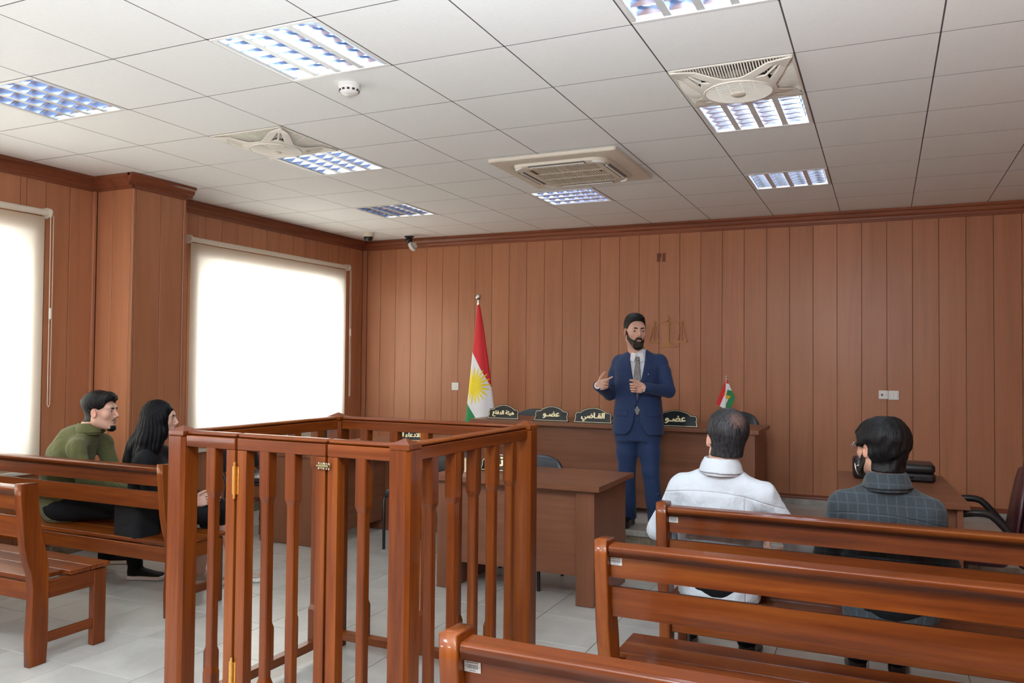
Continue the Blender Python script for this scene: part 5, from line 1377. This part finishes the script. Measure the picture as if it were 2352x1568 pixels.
# balding man in a white shirt
H = frame((2.118, 1.075, 1.176), (-.34, .92, .05), (.10, -.12, 1)); sc = 1.04
WS = cloth('white_cotton_shirt', (.52, .56, .61), .85, 700, .24, .1, .97)
def seams(m, yoke, pleats, x0):
    n = N(m); o = n.obj(); sp = n.add('ShaderNodeSeparateXYZ'); n.link(o, sp.inputs[0]); x, y, z = sp.outputs
    dx = n.math('SUBTRACT', x, x0); zz = n.math('ADD', z, n.math('ADD', n.math('MULTIPLY', n.math('MULTIPLY', dx, dx), .55), n.math('MULTIPLY', dx, .06)))
    d = n.math('ABSOLUTE', n.math('SUBTRACT', zz, yoke)); h = n.math('SMOOTH_MIN', n.math('MULTIPLY', d, 220.0), 1.0, .5)
    back = n.math('LESS_THAN', y, 1.04)
    for px_ in pleats:
        dd = n.math('MULTIPLY', n.math('ABSOLUTE', n.math('SUBTRACT', x, px_)), 240.0); dd = n.math('MAXIMUM', dd, n.math('MULTIPLY', n.math('GREATER_THAN', zz, yoke), 9.0)); h = n.math('MINIMUM', h, dd)
    h = n.math('MAXIMUM', n.math('MINIMUM', h, 1.0), n.math('SUBTRACT', 1.0, back))
    # long soft folds running down from the shoulder blades
    f = n.noise(n.mapping(o, (16, 10, 5), rot=(0, .35, .2)), 1.0, 3, .5, 1.2); f = n.math('MULTIPLY', n.math('MULTIPLY', f, 2.6), n.math('LESS_THAN', zz, yoke))
    b = n.add('ShaderNodeBump'); b.inputs['Strength'].default_value = .55; b.inputs['Distance'].default_value = .006; n.link(n.math('ADD', h, f), b.inputs['Height'])
    old = n.b.inputs['Normal'].links[0].from_node; n.link(old.outputs[0], b.inputs['Normal']); n.link(b.outputs[0], n.b.inputs['Normal'])
def torso_w(F, B, nk, ch, pv):
    L = np.linalg.norm(nk - pv)
    F.loft(B, [-.09, 0, .14, .28, .38, L - .075, L - .01], [.185, .195, .190, .205, .205, .175, .085], [.115, .125, .128, .130, .118, .095, .07], cy=[.0, .0, -.005, -.012, -.018, -.022, -.006], e=2.3, k=0)
seams(WS, .945, (2.215,), 2.10)
t, g = seated('balding man in a white shirt seen from behind on the front bench', H, sc, (2.100, 1.045, 1.045), (2.095, 1.055, .86), (2.085, 1.095, .545), (-.08, 1, 0),
    [(1.925, 1.045, .945), (2.285, 1.035, .935)], [(1.800, 1.085, .735), (2.440, 1.10, .705)], [(1.95, 1.33, .60), (2.27, 1.36, .60)],
    [(1.99, 1.10, .53), (2.19, 1.10, .53)], [(1.92, 1.53, .515), (2.20, 1.53, .515)], [(1.83, 1.62, .10), (2.13, 1.62, .10)],
    [((1.82, 1.58, 0), (1.79, 1.85, 0)), ((2.13, 1.58, 0), (2.14, 1.85, 0))], 'shirt', 't', WS, BLKT, SKIN['fair'], (.62, .38, .29), BSHOE, 'black_plastic', torso_w, .25,
    [((.6, .8, -.05), (.2, 0, 1), (.5, .5, .5, .5), .05, (.1, .1), 1.0, -1), ((-.6, .8, -.05), (.2, 0, 1), (.5, .5, .5, .5), .05, (.1, .1), 1.0, 1)], seed=3, wr_amp=.0042)
# yoke seam and pleat on the back of the shirt
YS = MB()
G = Field(H[1] - .18, H[1] + .19, .0036); G.pad = .07; head_prims(G, H, sc, neck_to=(2.100, 1.045, 1.045))
GH = hair_mat('thinning_black_hair', (.006, .006, .007), (.05, .05, .055), (150, 150, 22))
n = N(GH); o_ = n.add('ShaderNodeVertexColor'); o_.layer_name = 'Col'; bc = n.b.inputs['Base Color'].links[0].from_socket
st = n.noise(n.mapping(n.obj(), (190, 190, 34)), 1.0, 4, .7, .5); sp_ = n.add('ShaderNodeSeparateColor'); n.link(o_.outputs[0], sp_.inputs[0])
n.link(n.mix(n.math('MULTIPLY', n.math('MINIMUM', n.math('MAXIMUM', n.math('MULTIPLY', n.math('SUBTRACT', n.math('ADD', n.math('MULTIPLY', st, 1.3), sp_.outputs[0]), 1.05), 1.6), 0.0), 1.0), .62), bc, (.33, .19, .15)), n.b.inputs['Base Color'])
class _Hf: pass
def bald(V):
    P = (V - H[1]) @ H[0] / sc; d = ((P[:, 0] - .012) / .045) ** 2 + ((P[:, 1] + .080) / .045) ** 2 + ((P[:, 2] - .078) / .045) ** 2
    m_ = np.clip(1.35 * np.exp(-d * .9), 0, 1); return np.stack([m_, m_, m_], 1)
_b = Field.build
def _build_col(s_, nm, m_, par, color=None): return _b(s_, nm, m_, par, bald if nm == 'hair' else color)
Field.build = _build_col
shell(G, H, sc, lambda x, y, z: .006 + .012 * np.clip((z - .0) / .09, 0, 1) + .004 * (y < -.05), hair_region(.085, .055, .010, -.070), 'hair', GH, t, rough=.0016, seed=6, fq=230)
Field.build = _b
brow(H, sc, t, HAIR); eyes(H, sc, t)
shell(G, H, sc, .0018, beard_region(), 'beard', HAIR, t, rough=.0006, seed=9, fq=400)

# bearded man in a dark grey checked shirt
H = frame((2.758, 1.075, 1.165), (-.66, .75, .0), (.05, -.02, 1)); sc = .97
CK = cloth('dark_checked_shirt', (.034, .044, .052), .88, 600, .22, .12)
n = N(CK); o = n.obj(); sp = n.add('ShaderNodeSeparateXYZ'); n.link(o, sp.inputs[0]); cb = n.b.inputs['Base Color'].links[0].from_socket
lx = n.math('LESS_THAN', n.math('FRACT', n.math('MULTIPLY', n.math('ADD', sp.outputs[0], n.math('MULTIPLY', sp.outputs[1], .3)), 27.0)), .16)
lz = n.math('LESS_THAN', n.math('FRACT', n.math('MULTIPLY', n.math('ADD', sp.outputs[2], n.math('MULTIPLY', sp.outputs[1], .15)), 23.0)), .13)
n.link(n.mix(n.math('MULTIPLY', n.math('MAXIMUM', lx, lz), .25), cb, (.10, .12, .135)), n.b.inputs['Base Color'])
seams(CK, .905, (), 2.78)
def torso_g(F, B, nk, ch, pv):
    L = np.linalg.norm(nk - pv)
    F.loft(B, [-.09, 0, .14, .27, .36, L - .07, L - .005], [.185, .190, .185, .195, .195, .165, .08], [.115, .12, .122, .125, .115, .092, .068], cy=[0, 0, -.005, -.012, -.02, -.02, -.006], e=2.3, k=0)
t, g = seated('man with thick black hair, glasses and beard in a dark checked shirt', H, sc, (2.785, 1.045, 1.025), (2.785, 1.055, .84), (2.795, 1.095, .54), (-.12, .99, 0),
    [(2.615, 1.045, .922), (2.940, 1.045, .912)], [(2.545, 1.10, .70), (3.005, 1.09, .695)], [(2.66, 1.34, .58), (2.92, 1.36, .58)],
    [(2.70, 1.10, .53), (2.89, 1.10, .53)], [(2.67, 1.53, .515), (2.90, 1.53, .515)], [(2.655, 1.64, .10), (2.83, 1.66, .10)],
    [((2.655, 1.60, 0), (2.63, 1.87, 0)), ((2.83, 1.62, 0), (2.84, 1.89, 0))], 'shirt', 't', CK, BLKT, SKIN['warm'], (.56, .33, .24), BSHOE, 'black_plastic', torso_g, 1.0,
    [((.6, .8, -.05), (.2, 0, 1), (.5, .5, .5, .5), .05, (.1, .1), 1.0, -1), ((-.6, .8, -.05), (.2, 0, 1), (.5, .5, .5, .5), .05, (.1, .1), 1.0, 1)], seed=13, wr_amp=.003)
G = Field(H[1] - .18, H[1] + .20, .0036); G.pad = .07; head_prims(G, H, sc, neck_to=(2.785, 1.045, 1.025))
def thick_hair(x, y, z): return .009 + .014 * np.clip((z + .06) / .13, 0, 1) + .010 * np.clip((-y - .02) / .05, 0, 1) + .006 * np.clip((y - .02) / .05, 0, 1) * np.clip((z - .02) / .06, 0, 1) + .0035 * np.sin(z * 80 + 3 * np.sin(x * 40 + y * 25)) * np.clip((.07 - z) / .08, 0, 1)
shell(G, H, sc, thick_hair, hair_region(.074, .060, .022, -.092), 'hair', HAIR, t, rough=.0040, seed=16, fq=110)
BB = hair_mat('soft_black_beard', (.008, .006, .005), (.035, .025, .02), (230, 230, 60))
shell(G, H, sc, lambda x, y, z: .003 + .012 * np.clip((-z - .06) / .04, 0, 1), beard_region(), 'beard', BB, t, rough=.0012, seed=9, fq=400)
brow(H, sc, t, HAIR); eyes(H, sc, t)
gl = link('glasses', MB().box(-.001, .001, 0, .001, 0, .001).mesh('glasses', 'steel'), t); gl.location = tuple(W(H, (0, .11, .0)))
gb = MB()
for q in (-1, 1):
    ring = [tuple(W(H, np.array((q * (.034 + .026 * math.cos(a)), .110 - .006 * abs(math.cos(a)) * (1 if math.cos(a) > 0 else 0), -.002 + .023 * math.sin(a))) * sc)) for a in [2 * PI * i / 24 for i in range(24)]]
    gb.tube(ring, .0014, 6, closed=True)
    gb.tube([tuple(W(H, np.array(p) * sc)) for p in ((q * .060, .106, .006), (q * .076, .095, .008), (q * .086, .03, .008), (q * .084, .0, .004))], .0026, 6)
gb.tube([tuple(W(H, np.array(p) * sc)) for p in ((-.009, .110, .004), (0, .113, .007), (.009, .110, .004))], .0014, 6)
gm2 = gb.mesh('glasses_frame', 'steel'); bpy.data.objects.remove(gl); gl = link('glasses', gm2, t)

# young man in an olive shirt, in profile
uv = np.array((.909, .416, 0)); wv_ = np.array((-.416, .909, 0)); E0 = np.array((-2.040, 1.130, 0))
def P_(u, z, w_=0.0): return tuple(E0 + uv * u + wv_ * w_ + np.array((0, 0, z)))
H = frame(P_(.0, 1.155), (.92, .39, .02), (-.04, 0, 1)); sc = 1.03
OL = cloth('olive_cotton_shirt', (.105, .108, .042), .85, 700, .50, .12)
def torso_o(F, B, nk, ch, pv):
    F.chain([pv + np.array((0, 0, -.02)), np.array(P_(-.235, .70)), np.array(P_(-.205, .84)), np.array(P_(-.155, .945)), nk - np.array((0, 0, .02))], [.145, .135, .135, .115, .066], .05)
    Bc = frame(P_(-.19, .84), tuple(uv), (.35, .1, 1)); F.ell(Bc, (0, -.01, 0), (.180, .112, .17), k=.05)
    Bc = frame(P_(-.215, .60), tuple(uv), (.0, .0, 1)); F.ell(Bc, (0, -.02, 0), (.175, .150, .175), k=.05)
M['black_sock'] = cloth('black_knit_sock', (.010, .010, .011), .9, 500, .3); M['white_sole'] = mat('white_rubber_sole', (.75, .75, .73), .5); M['beige_shoe'] = cloth('beige_sneaker', (.42, .36, .29), .8, 90, .3)
t, g = seated('young man in an olive shirt sitting in profile on the left bench', H, sc, P_(-.085, 1.035), P_(-.17, .88), P_(-.225, .545), tuple(uv),
    [P_(-.075, .925, -.165), P_(-.055, .93, .150)], [P_(.015, .705, -.215), P_(.02, .71, .17)], [P_(.27, .625, -.09), P_(.27, .63, .10)],
    [P_(-.20, .53, -.09), P_(-.19, .53, .09)], [P_(.24, .525, -.08), P_(.19, .53, .20)], [(-1.915, 1.325, .10), (-2.44, 1.555, .10)],
    [((-1.965, 1.315, 0), (-1.725, 1.415, 0)), ((-2.50, 1.50, 0), (-2.30, 1.66, 0))], 'shirt', 't', OL, BLKT, SKIN['fair'], (.62, .38, .29), 'black_sock', 'white_sole', torso_o, .9,
    [((.9, .5, -.1), (0, .2, 1), (.5, .5, .5, .5), .05, (.1, .1), 1.0, 1), ((.9, .2, -.1), (0, .2, 1), (.5, .5, .5, .5), .05, (.1, .1), 1.0, -1)], seed=23, wr_amp=.005, high=.02)
G = Field(H[1] - .18, H[1] + .20, .0036); G.pad = .07; head_prims(G, H, sc, neck_to=P_(-.085, 1.035))
shell(G, H, sc, lambda x, y, z: .0025 + .020 * np.clip((z - .015) / .06, 0, 1) + .016 * np.clip((y - .03) / .04, 0, 1) * np.clip((z - .07) / .03, 0, 1), hair_region(.080, .062, .012, -.062), 'hair', HAIR, t, rough=.0018, seed=26, fq=230)
shell(G, H, sc, lambda x, y, z: .0010 + .0015 * np.clip((-z - .09) / .02, 0, 1), lambda x, y, z: np.minimum(np.maximum(np.maximum(z + .088 + 0 * x, .052 - y), np.abs(x) - .030), np.maximum(np.maximum(np.abs(z + .051 + np.abs(x) * .25) - .0040, .078 - y), np.abs(x) - .028)), 'beard', HAIR, t, rough=.0006, seed=9, fq=400)
brow(H, sc, t, HAIR); eyes(H, sc, t)

# woman with long black hair
def Q_(u, z, w_=0.0): return tuple(np.array((-1.495, 1.135, 0)) + uv * u + wv_ * w_ + np.array((0, 0, z)))
H = frame(Q_(.0, 1.125), (.84, .54, .03)); sc = .96
BZ = cloth('black_blazer_cloth', (.005, .0055, .007), .85, 700, .15, .0)
def torso_f(F, B, nk, ch, pv):
    L = np.linalg.norm(nk - pv)
    F.loft(B, [-.135, -.05, .06, .18, .30, L - .07, L - .005], [.178, .180, .165, .158, .165, .135, .065], [.140, .138, .12, .110, .108, .085, .06], cy=[-.02, -.015, 0, 0.01, .025, .01, .01], e=2.4, k=0)
    F.box(frame((0, 0, 0), (.12, 1, 0)), (0, 0, 0), (.001, .001, .001), .0, 0) if False else F.box((frame((0, 0, 0), (.12, 1, 0))[0], np.array((-1.445, .925, .515))), (0, 0, 0), (.128, .085, .115), .035, .05)
t, g = seated('woman with long black hair in a black blazer beside the dock', H, sc, Q_(-.045, .975), Q_(-.06, .83), Q_(-.085, .535), (.80, .60, 0),
    [Q_(-.03, .885, -.150), Q_(-.035, .885, .135)], [Q_(.03, .66, -.17), Q_(.05, .67, .17)], [Q_(.245, .605, -.05), Q_(.25, .60, .06)],
    [Q_(-.07, .53, -.08), Q_(-.06, .53, .08)], [Q_(.33, .525, .0), Q_(.33, .525, .16)], [(-1.42, 1.42, .10), (-1.28, 1.62, .10)],
    [((-1.50, 1.43, 0), (-1.27, 1.50, 0)), ((-1.34, 1.60, 0), (-1.10, 1.68, 0))], 'blazer', 'skirt', BZ, BZ, SKIN['fair'], (.62, .40, .32), 'beige_shoe', 'white_sole', torso_f, 1.0,
    [((.9, .42, .1), (0, .2, 1), (.6, .6, .6, .6), .05, (.1, .1), .88, 1), ((.9, .1, .1), (0, .2, 1), (.6, .6, .6, .6), .05, (.1, .1), .88, -1)], neck_r=.048, seed=33, wr_amp=.0025, arm=(.052, .047, .038), colr=False, fem=True, hem=.397)
G = Field(H[1] - .18, H[1] + .17, .0038); G.pad = .07; head_prims(G, H, sc, neck_to=Q_(-.045, .975), nr=.048)
D0 = G.D.copy(); F = Field(np.array(H[1]) - (.30, .30, .42), np.array(H[1]) + (.22, .22, .17), .0052)
F.ell(H, (0, -.020, .030), (.088 * sc, .108 * sc, .104 * sc), k=0)
F.ell(H, (0, -.035, -.060), (.095, .095, .10), k=.03)
for pts, rs_ in (([(0, -.06, -.06), (0, -.115, -.17), (-.02, -.150, -.27), (-.02, -.165, -.36)], [.080, .085, .080, .045]), ([(.06, -.04, -.02), (.085, -.06, -.12), (.10, -.085, -.22), (.085, -.115, -.34)], [.050, .054, .050, .026]),
                ([(.062, .022, .0), (.070, .022, -.08), (.085, -.02, -.18), (.09, -.06, -.30)], [.028, .034, .038, .018]), ([(-.06, -.03, -.02), (-.085, -.05, -.13), (-.09, -.08, -.24), (-.08, -.10, -.33)], [.046, .046, .042, .02]),
                ([(.045, .045, .06), (.070, .030, .01), (.072, .026, -.05)], [.022, .022, .020])):
    F.chain([W(H, p) for p in pts], rs_, .03)
x, y, z = local(F, H)
F.D = np.maximum(F.D, -(np.sqrt((x / .062) ** 2 + ((y - .125) / .085) ** 2 + ((z + .03) / .105) ** 2) - 1) * .06).astype(np.float32)
an_ = np.arctan2(y + .02, x) * 1.0
F.D = F.D + (.0030 * np.sin(an_ * 26 + 2.0 * np.sin(z * 22) + 3 * np.sin(an_ * 3)) * np.clip((.09 - z) / .10, .15, 1) + .0018 * np.sin(an_ * 61 + 3 * np.sin(z * 31 + an_ * 2)) + .004 * np.sin(z * 34 + 3 * np.sin(an_ * 2)) * np.clip((-z - .1) / .15, 0, 1)).astype(np.float32)
F.build('hair', HAIRV, t); brow(H, sc, t, HAIR); eyes(H, sc, t)
